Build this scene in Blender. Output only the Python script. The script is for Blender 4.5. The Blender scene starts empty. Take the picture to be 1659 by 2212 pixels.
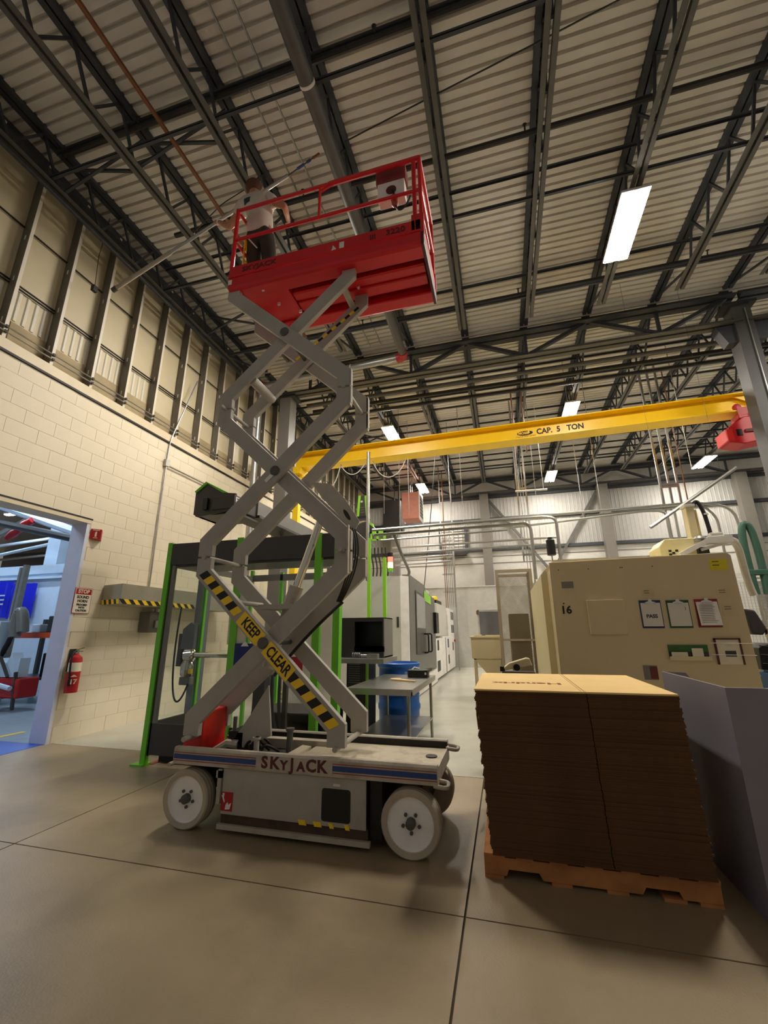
import bpy, math, random
from mathutils import Vector, Matrix

# ------------------------------------------------------------------ camera, world, exposure
S = bpy.context.scene
COL = S.collection
EYE = Vector((0.0, 0.0, 1.41))
FPX, YAW, PITCH, ROLL = 911.83, math.radians(15.2716), math.radians(15.8313), math.radians(-0.3591)
_f = Vector((-math.sin(YAW)*math.cos(PITCH), math.cos(YAW)*math.cos(PITCH), math.sin(PITCH)))
_r = Vector((math.cos(YAW), math.sin(YAW), 0))
_u = _r.cross(_f)
_r2 = _r*math.cos(ROLL)+_u*math.sin(ROLL)
_u2 = -_r*math.sin(ROLL)+_u*math.cos(ROLL)
cam_d = bpy.data.cameras.new('camera')
cam = bpy.data.objects.new('camera', cam_d); COL.objects.link(cam)
cam.matrix_world = Matrix(((_r2.x,_u2.x,-_f.x,EYE.x),(_r2.y,_u2.y,-_f.y,EYE.y),(_r2.z,_u2.z,-_f.z,EYE.z),(0,0,0,1)))
cam_d.sensor_width = 36.0
cam_d.lens = FPX/2212*36.0
cam_d.clip_start = 0.02
S.camera = cam
wd = bpy.data.worlds.new('world'); S.world = wd; wd.use_nodes = True
wd.node_tree.nodes['Background'].inputs[0].default_value = (1.0, 0.93, 0.83, 1)
wd.node_tree.nodes['Background'].inputs[1].default_value = 0.07
S.view_settings.view_transform = 'Standard'
S.view_settings.look = 'None'
S.view_settings.gamma = 1.0
S.view_settings.use_curve_mapping = False
S.view_settings.exposure = 1.5
LAMP = 75.0            # strength of the high-bay panels
LAMP_COL = (1.0, 0.935, 0.83)
COOL = 45.0            # strips in the room beyond the door
S.cycles.max_bounces = 7
S.cycles.diffuse_bounces = 4
S.cycles.glossy_bounces = 3
S.cycles.transparent_max_bounces = 8
S.cycles.sample_clamp_indirect = 6.0

def WZ(px, py, z):
    d = _r2*((px-829.5)/FPX) - _u2*((py-1106)/FPX) + _f
    return EYE + d*((z-EYE.z)/d.z)

def W(px, py, Y):
    """point at depth Y seen at a pixel of the 1659 x 2212 frame (used to take measurements)"""
    d = _r2*((px-829.5)/FPX) - _u2*((py-1106)/FPX) + _f
    return EYE + d*(Y/d.y)

# ------------------------------------------------------------------ helpers
def srgb(h):
    h = h.lstrip('#')
    c = [int(h[i:i+2],16)/255 for i in (0,2,4)]
    return tuple(x/12.92 if x <= .04045 else ((x+.055)/1.055)**2.4 for x in c)

MATS = {}
def mat(name, col, rough=.5, metal=0.0, var=.08, scale=6.0, bump=.0, bscale=60., spec=.5, dirt=None, dirt_amt=.5, dirt_scale=2.5):
    if name in MATS: return MATS[name]
    m = bpy.data.materials.new(name); m.use_nodes = True
    nt = m.node_tree; N = nt.nodes; L = nt.links
    b = N['Principled BSDF']
    c = srgb(col) if isinstance(col, str) else col
    b.inputs['Roughness'].default_value = rough
    b.inputs['Metallic'].default_value = metal
    b.inputs['Specular IOR Level'].default_value = spec
    tc = N.new('ShaderNodeTexCoord')
    nz = N.new('ShaderNodeTexNoise'); nz.inputs['Scale'].default_value = scale; nz.inputs['Detail'].default_value = 5
    L.new(tc.outputs['Object'], nz.inputs['Vector'])
    rp = N.new('ShaderNodeValToRGB')
    rp.color_ramp.elements[0].position = .3; rp.color_ramp.elements[1].position = .7
    rp.color_ramp.elements[0].color = tuple(max(0,x*(1-var)) for x in c)+(1,)
    rp.color_ramp.elements[1].color = tuple(min(1,x*(1+var)) for x in c)+(1,)
    L.new(nz.outputs['Fac'], rp.inputs['Fac'])
    out = rp.outputs['Color']
    if dirt:
        n2 = N.new('ShaderNodeTexNoise'); n2.inputs['Scale'].default_value = dirt_scale; n2.inputs['Detail'].default_value = 8; n2.inputs['Roughness'].default_value = .65
        L.new(tc.outputs['Object'], n2.inputs['Vector'])
        r2 = N.new('ShaderNodeValToRGB'); r2.color_ramp.elements[0].position = .5; r2.color_ramp.elements[1].position = .72
        r2.color_ramp.elements[0].color = (0,0,0,1); r2.color_ramp.elements[1].color = (dirt_amt,)*3+(1,)
        L.new(n2.outputs['Fac'], r2.inputs['Fac'])
        mx = N.new('ShaderNodeMix'); mx.data_type = 'RGBA'
        L.new(r2.outputs['Color'], mx.inputs[0]); L.new(out, mx.inputs[6]); mx.inputs[7].default_value = srgb(dirt)+(1,)
        out = mx.outputs[2]
    L.new(out, b.inputs['Base Color'])
    if bump:
        n3 = N.new('ShaderNodeTexNoise'); n3.inputs['Scale'].default_value = bscale; n3.inputs['Detail'].default_value = 3
        L.new(tc.outputs['Object'], n3.inputs['Vector'])
        bp = N.new('ShaderNodeBump'); bp.inputs['Strength'].default_value = bump; bp.inputs['Distance'].default_value = .01
        L.new(n3.outputs['Fac'], bp.inputs['Height']); L.new(bp.outputs['Normal'], b.inputs['Normal'])
    MATS[name] = m
    return m

def emit(name, col, strength):
    if name in MATS: return MATS[name]
    m = bpy.data.materials.new(name); m.use_nodes = True
    nt = m.node_tree; nt.nodes.clear()
    e = nt.nodes.new('ShaderNodeEmission'); e.inputs[0].default_value = tuple(col)+(1,); e.inputs[1].default_value = strength
    o = nt.nodes.new('ShaderNodeOutputMaterial'); nt.links.new(e.outputs[0], o.inputs[0])
    MATS[name] = m
    return m

def glassy(name, col, alpha, rough=.04):
    if name in MATS: return MATS[name]
    m = bpy.data.materials.new(name); m.use_nodes = True
    nt = m.node_tree; nt.nodes.clear()
    t = nt.nodes.new('ShaderNodeBsdfTransparent'); t.inputs[0].default_value = tuple(col)+(1,)
    g = nt.nodes.new('ShaderNodeBsdfGlossy'); g.inputs['Roughness'].default_value = rough
    fr = nt.nodes.new('ShaderNodeLayerWeight'); fr.inputs[0].default_value = .5
    pw = nt.nodes.new('ShaderNodeMath'); pw.operation = 'POWER'; pw.inputs[1].default_value = 5
    ad = nt.nodes.new('ShaderNodeMath'); ad.operation = 'ADD'; ad.inputs[1].default_value = alpha
    nt.links.new(fr.outputs['Facing'], pw.inputs[0]); nt.links.new(pw.outputs[0], ad.inputs[0])
    mx = nt.nodes.new('ShaderNodeMixShader')
    nt.links.new(ad.outputs[0], mx.inputs[0]); nt.links.new(t.outputs[0], mx.inputs[1]); nt.links.new(g.outputs[0], mx.inputs[2])
    o = nt.nodes.new('ShaderNodeOutputMaterial'); nt.links.new(mx.outputs[0], o.inputs[0])
    MATS[name] = m
    return m

def origin_of(o):
    p = Vector((0,0,0))
    while o is not None:
        p += o.location; o = o.parent
    return p

def tag(o, label=None, cat=None, group=None, kind=None):
    if label: o['label'] = label
    if cat: o['category'] = cat
    if group: o['group'] = group
    if kind: o['kind'] = kind
    return o

def thing(name, label, cat, loc, group=None):
    o = bpy.data.objects.new(name, None); COL.objects.link(o)
    o.location = loc; o.empty_display_size = .1
    return tag(o, label, cat, group)

class MB:
    def __init__(s): s.v = []; s.f = []; s.mi = []; s.cm = 0
    def _add(s, vs, fs):
        n = len(s.v); s.v += [tuple(p) for p in vs]
        for f in fs: s.f.append(tuple(i+n for i in f)); s.mi.append(s.cm)
        return s
    def box(s, x0, x1, y0, y1, z0, z1):
        vs = [(x,y,z) for x in (x0,x1) for y in (y0,y1) for z in (z0,z1)]
        return s._add(vs, [(0,1,3,2),(4,6,7,5),(0,4,5,1),(2,3,7,6),(0,2,6,4),(1,5,7,3)])
    def obox(s, c, ax, ay, az):
        c, ax, ay, az = map(Vector, (c,ax,ay,az))
        vs = [c+ax*i+ay*j+az*k for i in (-1,1) for j in (-1,1) for k in (-1,1)]
        return s._add(vs, [(0,1,3,2),(4,6,7,5),(0,4,5,1),(2,3,7,6),(0,2,6,4),(1,5,7,3)])
    def bar(s, p0, p1, w, h, up=(0,0,1)):
        p0, p1, up = Vector(p0), Vector(p1), Vector(up)
        d = (p1-p0)
        if d.length < 1e-6: return s
        dn = d.normalized(); side = dn.cross(up)
        if side.length < 1e-4: side = dn.cross(Vector((0,1,0)))
        side.normalize(); u = side.cross(dn)
        return s.obox((p0+p1)/2, d/2, side*w/2, u*h/2)
    def tube(s, pts, r, n=8, caps=True):
        pts = [Vector(p) for p in pts]
        rs = r if isinstance(r, (list,tuple)) else [r]*len(pts)
        base = len(s.v); prev = None
        for i, p in enumerate(pts):
            d = (pts[min(i+1,len(pts)-1)]-pts[max(i-1,0)]).normalized()
            if prev is None:
                a = d.cross(Vector((0,0,1)))
                if a.length < .05: a = d.cross(Vector((0,1,0)))
            else:
                a = prev - d*prev.dot(d)
            a.normalize(); prev = a; b = d.cross(a)
            for k in range(n):
                t = 2*math.pi*k/n
                s.v.append(tuple(p + (a*math.cos(t)+b*math.sin(t))*rs[i]))
        for i in range(len(pts)-1):
            for k in range(n):
                s.f.append((base+i*n+k, base+i*n+(k+1)%n, base+(i+1)*n+(k+1)%n, base+(i+1)*n+k)); s.mi.append(s.cm)
        if caps:
            s.f.append(tuple(base+k for k in range(n))[::-1]); s.mi.append(s.cm)
            s.f.append(tuple(base+(len(pts)-1)*n+k for k in range(n))); s.mi.append(s.cm)
        return s
    def cyl(s, p0, p1, r, n=16, r2=None): return s.tube([p0,p1], [r, r if r2 is None else r2], n)
    def lathe(s, prof, o, axis, n=24, cap=.09):
        o = Vector(o); ax = Vector(axis).normalized()
        a = ax.cross(Vector((0,0,1)))
        if a.length < .05: a = ax.cross(Vector((1,0,0)))
        a.normalize(); b = ax.cross(a); base = len(s.v)
        for r, t in prof:
            for k in range(n):
                q = 2*math.pi*k/n
                s.v.append(tuple(o+ax*t+(a*math.cos(q)+b*math.sin(q))*r))
        for i in range(len(prof)-1):
            for k in range(n):
                s.f.append((base+i*n+k, base+i*n+(k+1)%n, base+(i+1)*n+(k+1)%n, base+(i+1)*n+k)); s.mi.append(s.cm)
        if prof[0][0] <= cap: s.f.append(tuple(base+k for k in range(n))[::-1]); s.mi.append(s.cm)
        if prof[-1][0] <= cap: s.f.append(tuple(base+(len(prof)-1)*n+k for k in range(n))); s.mi.append(s.cm)
        return s
    def prism(s, poly, axis, a0, a1):
        n = len(poly)
        def P(u, v, w): return {'y':(u,w,v), 'x':(w,u,v), 'z':(u,v,w)}[axis]
        vs = [P(u,v,a0) for u,v in poly]+[P(u,v,a1) for u,v in poly]
        fs = [tuple(range(n))[::-1], tuple(range(n,2*n))]+[(i,(i+1)%n,n+(i+1)%n,n+i) for i in range(n)]
        return s._add(vs, fs)
    def quad(s, a, b, c, d): return s._add([a,b,c,d], [(0,1,2,3)])
    def build(s, name, m, parent=None, smooth=False, bevel=0, label=None, kind=None, sharp=38):
        me = bpy.data.meshes.new(name)
        off = origin_of(parent) if parent else Vector((0,0,0))
        me.from_pydata([(x-off.x, y-off.y, z-off.z) for x,y,z in s.v], [], s.f)
        ms = m if isinstance(m, (list,tuple)) else [m]
        for k in ms: me.materials.append(k)
        if len(ms) > 1:
            for p, i in zip(me.polygons, s.mi): p.material_index = i
        import bmesh
        bm = bmesh.new(); bm.from_mesh(me); bmesh.ops.recalc_face_normals(bm, faces=bm.faces); bm.to_mesh(me); bm.free()
        if smooth:
            for p in me.polygons: p.use_smooth = True
            me.set_sharp_from_angle(angle=math.radians(sharp))
        me.update()
        o = bpy.data.objects.new(name, me); COL.objects.link(o)
        if parent: o.parent = parent
        if bevel:
            md = o.modifiers.new('bevel', 'BEVEL'); md.width = bevel; md.segments = 2; md.limit_method = 'ANGLE'
        if label: o['label'] = label
        if kind: o['kind'] = kind
        return o

def one(name, label, cat, m, mb, group=None, smooth=False, bevel=0):
    """a thing that is one mesh, its origin at the middle of its base"""
    xs = [p[0] for p in mb.v]; ys = [p[1] for p in mb.v]; zs = [p[2] for p in mb.v]
    c = ((min(xs)+max(xs))/2, (min(ys)+max(ys))/2, min(zs))
    mb.v = [(x-c[0], y-c[1], z-c[2]) for x,y,z in mb.v]
    o = mb.build(name, m, None, smooth, bevel); o.location = c
    return tag(o, label, cat, group)

def structure(name, m, mb, parent=None, smooth=False, label=None):
    o = mb.build(name, m, parent, smooth)
    o['kind'] = 'structure'
    if label: o['label'] = label
    return o

def lettering(name, txt, size, loc, right, up, m, parent=None, align='CENTER', bold=0.0, extrude=.0008, sx=1.0):
    c = bpy.data.curves.new(name, 'FONT'); c.body = txt; c.size = size; c.align_x = align; c.align_y = 'CENTER'
    c.extrude = extrude; c.offset = bold; c.resolution_u = 3
    c.materials.append(m)
    tmp = bpy.data.objects.new(name, c); COL.objects.link(tmp)
    dg = bpy.context.evaluated_depsgraph_get(); dg.update()
    me = bpy.data.meshes.new_from_object(tmp.evaluated_get(dg)); me.name = name
    bpy.data.objects.remove(tmp)
    o = bpy.data.objects.new(name, me); COL.objects.link(o)
    if not me.materials: me.materials.append(m)
    R, U = Vector(right).normalized(), Vector(up).normalized(); Nn = R.cross(U).normalized(); U = Nn.cross(R)
    M4 = Matrix(((R.x,U.x,Nn.x,0),(R.y,U.y,Nn.y,0),(R.z,U.z,Nn.z,0),(0,0,0,1)))
    p = Vector(loc)
    if parent: o.parent = parent; p = p - origin_of(parent)
    o.matrix_local = Matrix.Translation(p) @ M4 @ Matrix.Diagonal((sx,1,1,1))
    return o

def copy_tree(o, parent=None):
    c = o.copy(); COL.objects.link(c); c.parent = parent
    for ch in list(o.children): copy_tree(ch, c)
    return c

def bez(p0, p1, p2, p3, n=14):
    p0,p1,p2,p3 = map(Vector,(p0,p1,p2,p3))
    return [p0*(1-t)**3+p1*3*t*(1-t)**2+p2*3*t*t*(1-t)+p3*t**3 for t in (i/n for i in range(n+1))]

def elbow(pts, r=.08, n=5):
    """rounds the corners of a poly-line"""
    pts = [Vector(p) for p in pts]; out = [pts[0]]
    for i in range(1, len(pts)-1):
        a, b, c = pts[i-1], pts[i], pts[i+1]
        k = min(r, (a-b).length*.45, (c-b).length*.45)
        q0 = b+(a-b).normalized()*k; q1 = b+(c-b).normalized()*k
        for t in (j/n for j in range(n+1)): out.append(q0*(1-t)**2+b*2*t*(1-t)+q1*t*t)
    out.append(pts[-1]); return out

random.seed(7)
rnd = random.uniform
X1, Y1, Z1 = Vector((1,0,0)), Vector((0,1,0)), Vector((0,0,1))

# ------------------------------------------------------------------ materials
m_block = mat('painted_block', '#e4d7bc', .55, var=.03, scale=3, bump=.2, bscale=120)
m_mortar = mat('painted_mortar', '#cfc1a2', .8, var=.05, scale=8)
m_sill = mat('painted_sill', '#dccbaa', .5, var=.04)
m_jamb = mat('pale_steel_paint', '#d2d4e4', .5, var=.03)
m_conc = mat('tan_concrete', '#98866a', .42, var=.10, scale=1.3, bump=.12, bscale=90, dirt='#6c604b', dirt_amt=.5, dirt_scale=1.1)
m_far = mat('coated_floor', '#b9b7a8', .22, var=.06, scale=1.0, dirt='#8f8c7c', dirt_amt=.4, dirt_scale=.7)
m_joint = mat('floor_joint', '#4a4034', .9)
m_deck = mat('roof_deck', '#d2ccc2', .5, var=.05, scale=2)
m_steel = mat('dark_roof_steel', '#33363b', .55, var=.15, scale=9)
m_steel2 = mat('grey_steel', '#52504c', .5, var=.1)
m_col = mat('grey_column_paint', '#6f6a62', .5, var=.05)
m_dcol = mat('dark_column_paint', '#4a4846', .5, var=.05)
m_pipe = mat('black_pipe', '#23211f', .45, var=.1)
m_galv = mat('galvanised', '#a6a5a0', .35, .75, var=.08, scale=14)
m_chrome = mat('chrome', '#d8d4cb', .12, 1.0, var=.02)
m_rust = mat('copper_brown_pipe', '#7a4a2a', .45, var=.15)
m_red = mat('lift_red', '#cf141b', .38, var=.06, scale=3)
m_dred = mat('lift_red_dark', '#4a1216', .5, var=.1)
m_lift = mat('lift_grey', '#aba49a', .45, var=.05, scale=4, dirt='#6a5d4c', dirt_amt=.25)
m_liftw = mat('lift_pale', '#b5ab9a', .5, var=.08, scale=6, dirt='#6b5a44', dirt_amt=.6, dirt_scale=4)
m_deckp = mat('lift_deck_plate', '#c2b59b', .55, var=.12, scale=5, dirt='#5e4c38', dirt_amt=.7, dirt_scale=5)
m_grime = mat('grime_black', '#1b1714', .6, var=.3)
m_black = mat('black_plastic', '#0d0d0e', .4, var=.2)
m_white = mat('white_paint', '#e6e2dc', .45, var=.05, dirt='#9a8b73', dirt_amt=.3)
m_tyre = mat('pale_tyre', '#b7ab97', .8, var=.12, scale=10, dirt='#6f614e', dirt_amt=.6)
m_yel = mat('safety_yellow', '#ffcf1c', .45, var=.04)
m_crane = mat('crane_yellow', '#ffd116', .35, var=.03)
m_ink = mat('black_ink', '#141312', .6)
m_maroon = mat('maroon_ink', '#55201f', .6)
m_blue = mat('stripe_blue', '#26407c', .5)
m_stred = mat('stripe_red', '#9a3a34', .5)
m_green = mat('machine_green', '#6cc22a', .35, var=.03)
m_lime = mat('machine_lime', '#8fd42c', .4, var=.03)
m_mgrey = mat('machine_dark_grey', '#3b3735', .4, var=.05)
m_mlight = mat('machine_pale', '#c4c1b6', .4, var=.03)
m_mmid = mat('machine_mid_grey', '#77746e', .4, var=.04)
m_tan = mat('machine_tan', '#cdbb93', .42, var=.02, bump=.06, bscale=160)
m_cream = mat('machine_cream', '#d6c89c', .45, var=.04)
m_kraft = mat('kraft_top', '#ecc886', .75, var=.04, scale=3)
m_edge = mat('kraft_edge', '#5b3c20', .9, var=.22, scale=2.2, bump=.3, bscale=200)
m_wood = mat('pallet_wood', '#b87a45', .8, var=.22, scale=7, bump=.3, bscale=80)
m_bin = mat('bin_grey', '#85808a', .6, var=.03)
m_drum = mat('drum_blue', '#0f56a8', .4, var=.04)
m_stain = mat('stainless', '#b3b0a8', .28, .85, var=.06, scale=8)
m_paper = mat('paper', '#d8d2c6', .8, var=.02)
m_skin = mat('skin', '#b07a5c', .55, var=.05)
m_hair = mat('hair', '#5a3423', .7, var=.2, scale=40)
m_shirt = mat('tee_shirt', '#c9bcae', .85, var=.05, bump=.2, bscale=40)
m_jean = mat('trousers', '#3a362c', .9, var=.15, scale=9)
m_wallp = mat('wall_sheet_cream', '#cdbf9d', .5, var=.05, scale=2)
m_plank = mat('wall_plank', '#a79470', .7, var=.12, scale=5)
m_flange = mat('stud_flange', '#d9d1bf', .5, 0, var=.03)  # on studs: paler copy of the steel, lamp light put into its colour
m_stud = mat('stud_steel_shaded', '#6f6a60', .5, 0, var=.1)  # darker copy for webs turned from the lamps, shade put into its colour
m_farw = mat('far_wall_sheet', '#c3c0b8', .5, var=.04)
m_rib = mat('far_ribbed_sheet', '#a7a59f', .45, var=.05)
m_guard = mat('guard_brown', '#8f8068', .5)
m_part = mat('partition_grey', '#aeaca4', .45, var=.05, dirt='#8b8880', dirt_amt=.4)
m_ext = mat('extinguisher_red', '#b01318', .42, var=.04)
m_signred = mat('sign_red', '#a8131a', .4)
m_sign = mat('sign_cream', '#e3d8bd', .5)
m_coolw = mat('cool_white_wall', '#c8d8ea', .5, var=.03)
m_tarp = mat('blue_tarp', '#0b1fd0', .4, var=.1, scale=4)
m_orange = mat('rack_orange', '#d9501e', .45)
m_bluefl = mat('blue_light_tint', '#2f55b8', .4, var=.06)
m_glass = glassy('clear_panel', (.93,.95,.94), .02)
m_smoke = glassy('smoked_window', (.35,.36,.38), .04)
m_hose = mat('green_hose', '#3a5f4e', .5)
m_whose = mat('clear_hose', '#c9c2b2', .4)
m_lamp = emit('lamp_panel', LAMP_COL, LAMP)

# ------------------------------------------------------------------ floor
fl = structure('floor', m_joint, MB().box(-5.97,10,-2,18.9,-.12,-.012))
xs = [-6.17,-3.42,-.31,2.8,5.9,10]; ysn = [-2,-.44,2.66,4.86]
for i in range(len(xs)-1):
    for j in range(len(ysn)-1):
        MB().box(xs[i]+.006,xs[i+1]-.006,ysn[j]+.006,ysn[j+1]-.004,-.012,0).build('floor_slab', m_conc, fl)
MB().box(-6.17,10,4.866,18.9,-.012,0).build('floor_slab', m_far, fl, label='pale glossy coated floor slab')
m_roomfl = mat('next_room_floor', '#8e9aa6', .4, var=.08)
structure('floor_beyond_door', m_roomfl, MB().box(-17,-6.176,-1,13,-.12,0))
tag(MB().box(-7.0,-5.99,1.0,4.79,.0005,.003).build('painted_light_patch', m_bluefl), 'blue light painted on the floor in the doorway', 'painted light', kind='thing')  # cool light from the next room, put into the floor colour
one('floor_tape', 'yellow tape line across the floor beyond the doorway', 'floor tape', m_yel, MB().box(-7.1,-7.0,1.0,5.3,.0005,.003))
one('floor_tape', 'red tape line on the floor under the glazed machine enclosure', 'floor tape', m_signred, MB().box(-3.98,-3.9,4.42,6.3,.0005,.003))

# ------------------------------------------------------------------ left wall: block below, studs and sheets above
WX = -5.97
wl = structure('wall_left', m_mortar, MB().box(-6.17,WX-.004,4.84,18.9,0,4.93).box(-6.17,WX-.004,.8,4.84,3.08,4.93))
CH = 4.93/24
me_full = MB().box(0,.012,0,.400,0,CH-.0045)
blk = {}
def block_mesh(L):
    k = round(L,3)
    if k not in blk:
        o = MB().box(-.012,0,0,L,0,CH-.0045).build('block', m_block, wl); blk[k] = o.data; bpy.data.objects.remove(o)
    return blk[k]
cells = []
for r in range(24):
    z = r*CH
    y = .8 - (.203 if r % 2 else 0)
    while y < 18.85:
        a, b = max(y,.8), min(y+.406, 18.9)
        if z < 3.07:
            a = max(a, 4.84)
        if b-a > .03: cells.append((a, b-a-.0045, z))
        y += .406
cells.sort(key=lambda c: (0 if c[0] > 1.9 else 1, math.hypot(c[0]-2.5, c[2]-1.4)))
rest = MB()
for i, (a, L, z) in enumerate(cells):
    if i < 300:
        o = bpy.data.objects.new('block', block_mesh(L)); COL.objects.link(o); o.parent = wl
        o.location = (WX+rnd(-.0012,.0012), a, z)
    else: rest.box(WX-.012,WX+rnd(-.001,.001),a,a+L,z,z+CH-.0045)
rest.build('blocks_beyond', m_block, wl, kind='stuff')
structure('trim_wall_sill', m_sill, MB().box(-6.17,-5.95,.8,18.9,4.965,5.11))
structure('trim_sill_angle', m_grime, MB().box(-6.17,-5.945,.8,18.9,4.93,4.962))
structure('trim_door_head', m_sill, MB().box(-6.28,-5.955,.8,4.845,3.02,3.075))
structure('trim_door_head_lip', m_grime, MB().box(-6.28,-5.95,.8,4.86,3.076,3.098))
structure('trim_door_jamb', m_jamb, MB().box(-6.26,-5.966,4.79,4.838,0,3.02))
wu = structure('wall_left_upper', m_wallp, MB().box(-6.3,-6.15,.8,18.9,5.11,8.5))
for k in range(15):
    MB().box(-6.15,-6.128,.9+k*1.2,.9+k*1.2+1.19,5.11,5.5+.03*(k%2)).build('plank', m_plank, wu)
cor = MB()
for k in range(40):
    y = 1.0+k*.115
    cor.prism([(-6.15,y),(-6.135,y+.015),(-6.135,y+.045),(-6.15,y+.06)],'z',5.53,5.98)
cor.build('ribbed_sheet', m_flange, wu, kind='stuff')
for k in range(28):
    y = .672+.62*k
    if y < 1.0: continue
    m = MB()
    m.box(-6.125,-5.97,y,y+.004,5.11,8.1).box(-6.125,-6.12,y,y+.042,5.11,8.1)
    m.cm = 2; m.box(-5.974,-5.97,y+.004,y+.046,5.11,8.1)
    m.cm = 1
    for zz in (5.36,6.02,6.72): m.box(-6.06,-6.035,y-.002,y,zz,zz+.075)
    m.build('stud', [m_stud, m_paper, m_flange], wu)
for zz in (6.0,6.045,6.95):
    MB().box(-6.13,-6.10,.8,18.8,zz,zz+.011).build('girt_rail', m_pipe, wu)
eb = structure('trim_eave_beam', m_steel, MB().box(-6.14,-5.86,.8,18.9,7.9,7.94).box(-6.02,-5.98,.8,18.9,7.94,8.16))

for i, (x, z) in enumerate(((-5.952,5.20),(-5.952,5.275))):
    t = thing('wall_conduit', ['lower steel conduit running along the foot of the wall studs','upper steel conduit running along the foot of the wall studs'][i], 'conduit', (x,9,z))
    MB().tube([(x,.9,z),(x,18.5,z)],.011,6).build('tube', m_galv, t, smooth=True)
    cl = MB()
    for k in range(26): cl.box(x-.012,x+.016,1.30+.62*k,1.33+.62*k,z-.018,z+.018)
    cl.build('clips', m_grime, t, kind='stuff')
t = thing('wall_conduit', 'vertical steel conduit down the block wall to the hazard striped box', 'conduit', (-5.93,6.09,2.15))
MB().tube(elbow([(-5.94,6.62,6.6),(-5.94,6.12,5.0),(-5.93,6.09,4.5),(-5.93,6.10,2.15)],.1),.014,8).build('tube', m_galv, t, smooth=True)
MB().box(-5.965,-5.90,6.05,6.14,4.44,4.58).build('junction_box', m_galv, t, bevel=.006)
MB().tube([(-5.93,6.14,4.47),(-5.93,8.6,4.47)],.013,6).build('branch_tube', m_galv, t, smooth=True)
t = thing('pendant_box', 'small black box hanging on a wire in front of the wall studs', 'pendant', (-5.75,4.0,6.55))
MB().tube([(-5.75,4.0,8.0),(-5.78,3.98,7.2),(-5.75,4.0,6.62)],.005,5).build('wire', m_pipe, t)
MB().box(-5.78,-5.72,3.96,4.04,6.53,6.63).build('box', m_black, t, bevel=.008)

# ------------------------------------------------------------------ roof deck, joists, girders, columns
ZD = 8.2
rd = MB(); pts = []
y = .2; P = .1375
while y < 18.9:
    pts += [(y,ZD),(y+.092,ZD),(y+.104,ZD+.045),(y+.1255,ZD+.045)]; y += P
n0 = len(rd.v)
for (yy,zz) in pts: rd.v += [(-6.3,yy,zz),(10.5,yy,zz)]
for i in range(len(pts)-1): rd.f.append((2*i,2*i+1,2*i+3,2*i+2)); rd.mi.append(0)
structure('ceiling', m_deck, rd)
structure('ceiling_cover', m_grime, MB().box(-6.4,10.6,0,19,8.27,8.3))

JX = [1.331*(j-4.27) for j in range(0,12)]
ZT, ZB = 8.115, 7.50
_mesh = {}
def shared(key, mb, m):
    if key not in _mesh:
        o = mb.build(key.split('/')[0], m); _mesh[key] = o.data; bpy.data.objects.remove(o)
    return _mesh[key]
def put(name, me, parent, loc=(0,0,0)):
    o = bpy.data.objects.new(name, me); COL.objects.link(o); o.parent = parent; o.location = loc; return o
ORD = ['nearest','second','third','fourth','fifth','sixth','seventh','eighth','ninth','tenth','eleventh','twelfth']
def joist(j, y0, y1, bay):
    x = JX[j]
    lab = ('roof joist hard against the left wall studs, ' if j == 0 else f'dark open web roof joist, {ORD[j]} from the left wall, ') + ('over the scissor lift' if bay == 0 else 'beyond the main girder')
    t = thing('roof_joist', lab, 'joist', (x, y0, ZB))
    L = y1-y0
    put('top_chord', shared(f'top_chord/{bay}', MB().box(-.085,-.012,0,L,.64,.72).box(.012,.085,0,L,.64,.72).box(-.012,.012,0,L,.70,.715), m_steel), t)
    b0, b1 = .9, L-1.05
    put('bottom_chord', shared(f'bottom_chord/{bay}', MB().box(-.08,-.015,b0,b1,0,.012).box(.015,.08,b0,b1,0,.012).box(-.021,-.015,b0,b1,0,.065).box(.015,.021,b0,b1,0,.065), m_steel2), t)
    w = shared('web_bar/a', MB().bar((0,0,.03),(0,.33,.66),.032,.032), m_steel)
    w2 = shared('web_bar/b', MB().bar((0,.33,.66),(0,.66,.03),.032,.032), m_steel)
    k = 0; yy = b0
    while yy+.66 <= b1+.05:
        put('web_bar', w, t, (0,yy,0)); put('web_bar', w2, t, (0,yy,0)); yy += .66
    put('end_web', shared(f'end_web/{bay}', MB().bar((0,yy,.03),(0,L-.1,.66),.035,.035), m_steel), t)
    put('end_web', shared(f'end_web0/{bay}', MB().bar((0,b0,.03),(0,.1,.66),.035,.035), m_steel), t)
for j in range(0,11):
    joist(j, .3, 8.72, 0); joist(j, 8.86, 18.55, 1)

def girder(y, x0, x1, lab, zt=8.09, zb=7.32):
    t = thing('roof_girder', lab, 'girder', ((x0+x1)/2, y, zb))
    MB().box(x0,x1,y-.17,y-.015,zt-.16,zt-.14).box(x0,x1,y+.015,y+.17,zt-.16,zt-.14).box(x0,x1,y-.03,y-.01,zt-.16,zt).box(x0,x1,y+.01,y+.03,zt-.16,zt).build('top_chord', m_steel, t)
    MB().box(x0,x1,y-.14,y-.015,zb,zb+.018).box(x0,x1,y+.015,y+.14,zb,zb+.018).box(x0,x1,y-.03,y-.012,zb,zb+.13).box(x0,x1,y+.012,y+.03,zb,zb+.13).build('bottom_chord', m_steel2, t)
    js = [j for j in range(12) if x0-.1 < JX[j] < x1+.1]
    for j in js:
        if j % 2: MB().bar((JX[j],y,zb+.06),(JX[j],y,zt-.1),.06,.06,up=(1,0,0)).build('web_post', m_steel, t)
        if j+1 < 12 and JX[j+1] < x1+.1:
            a, b = ((JX[j],y,zt-.1),(JX[j+1],y,zb+.06)) if j % 2 == 0 else ((JX[j],y,zb+.06),(JX[j+1],y,zt-.1))
            MB().bar(a,b,.09,.075).build('web_brace', m_steel, t)
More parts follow.
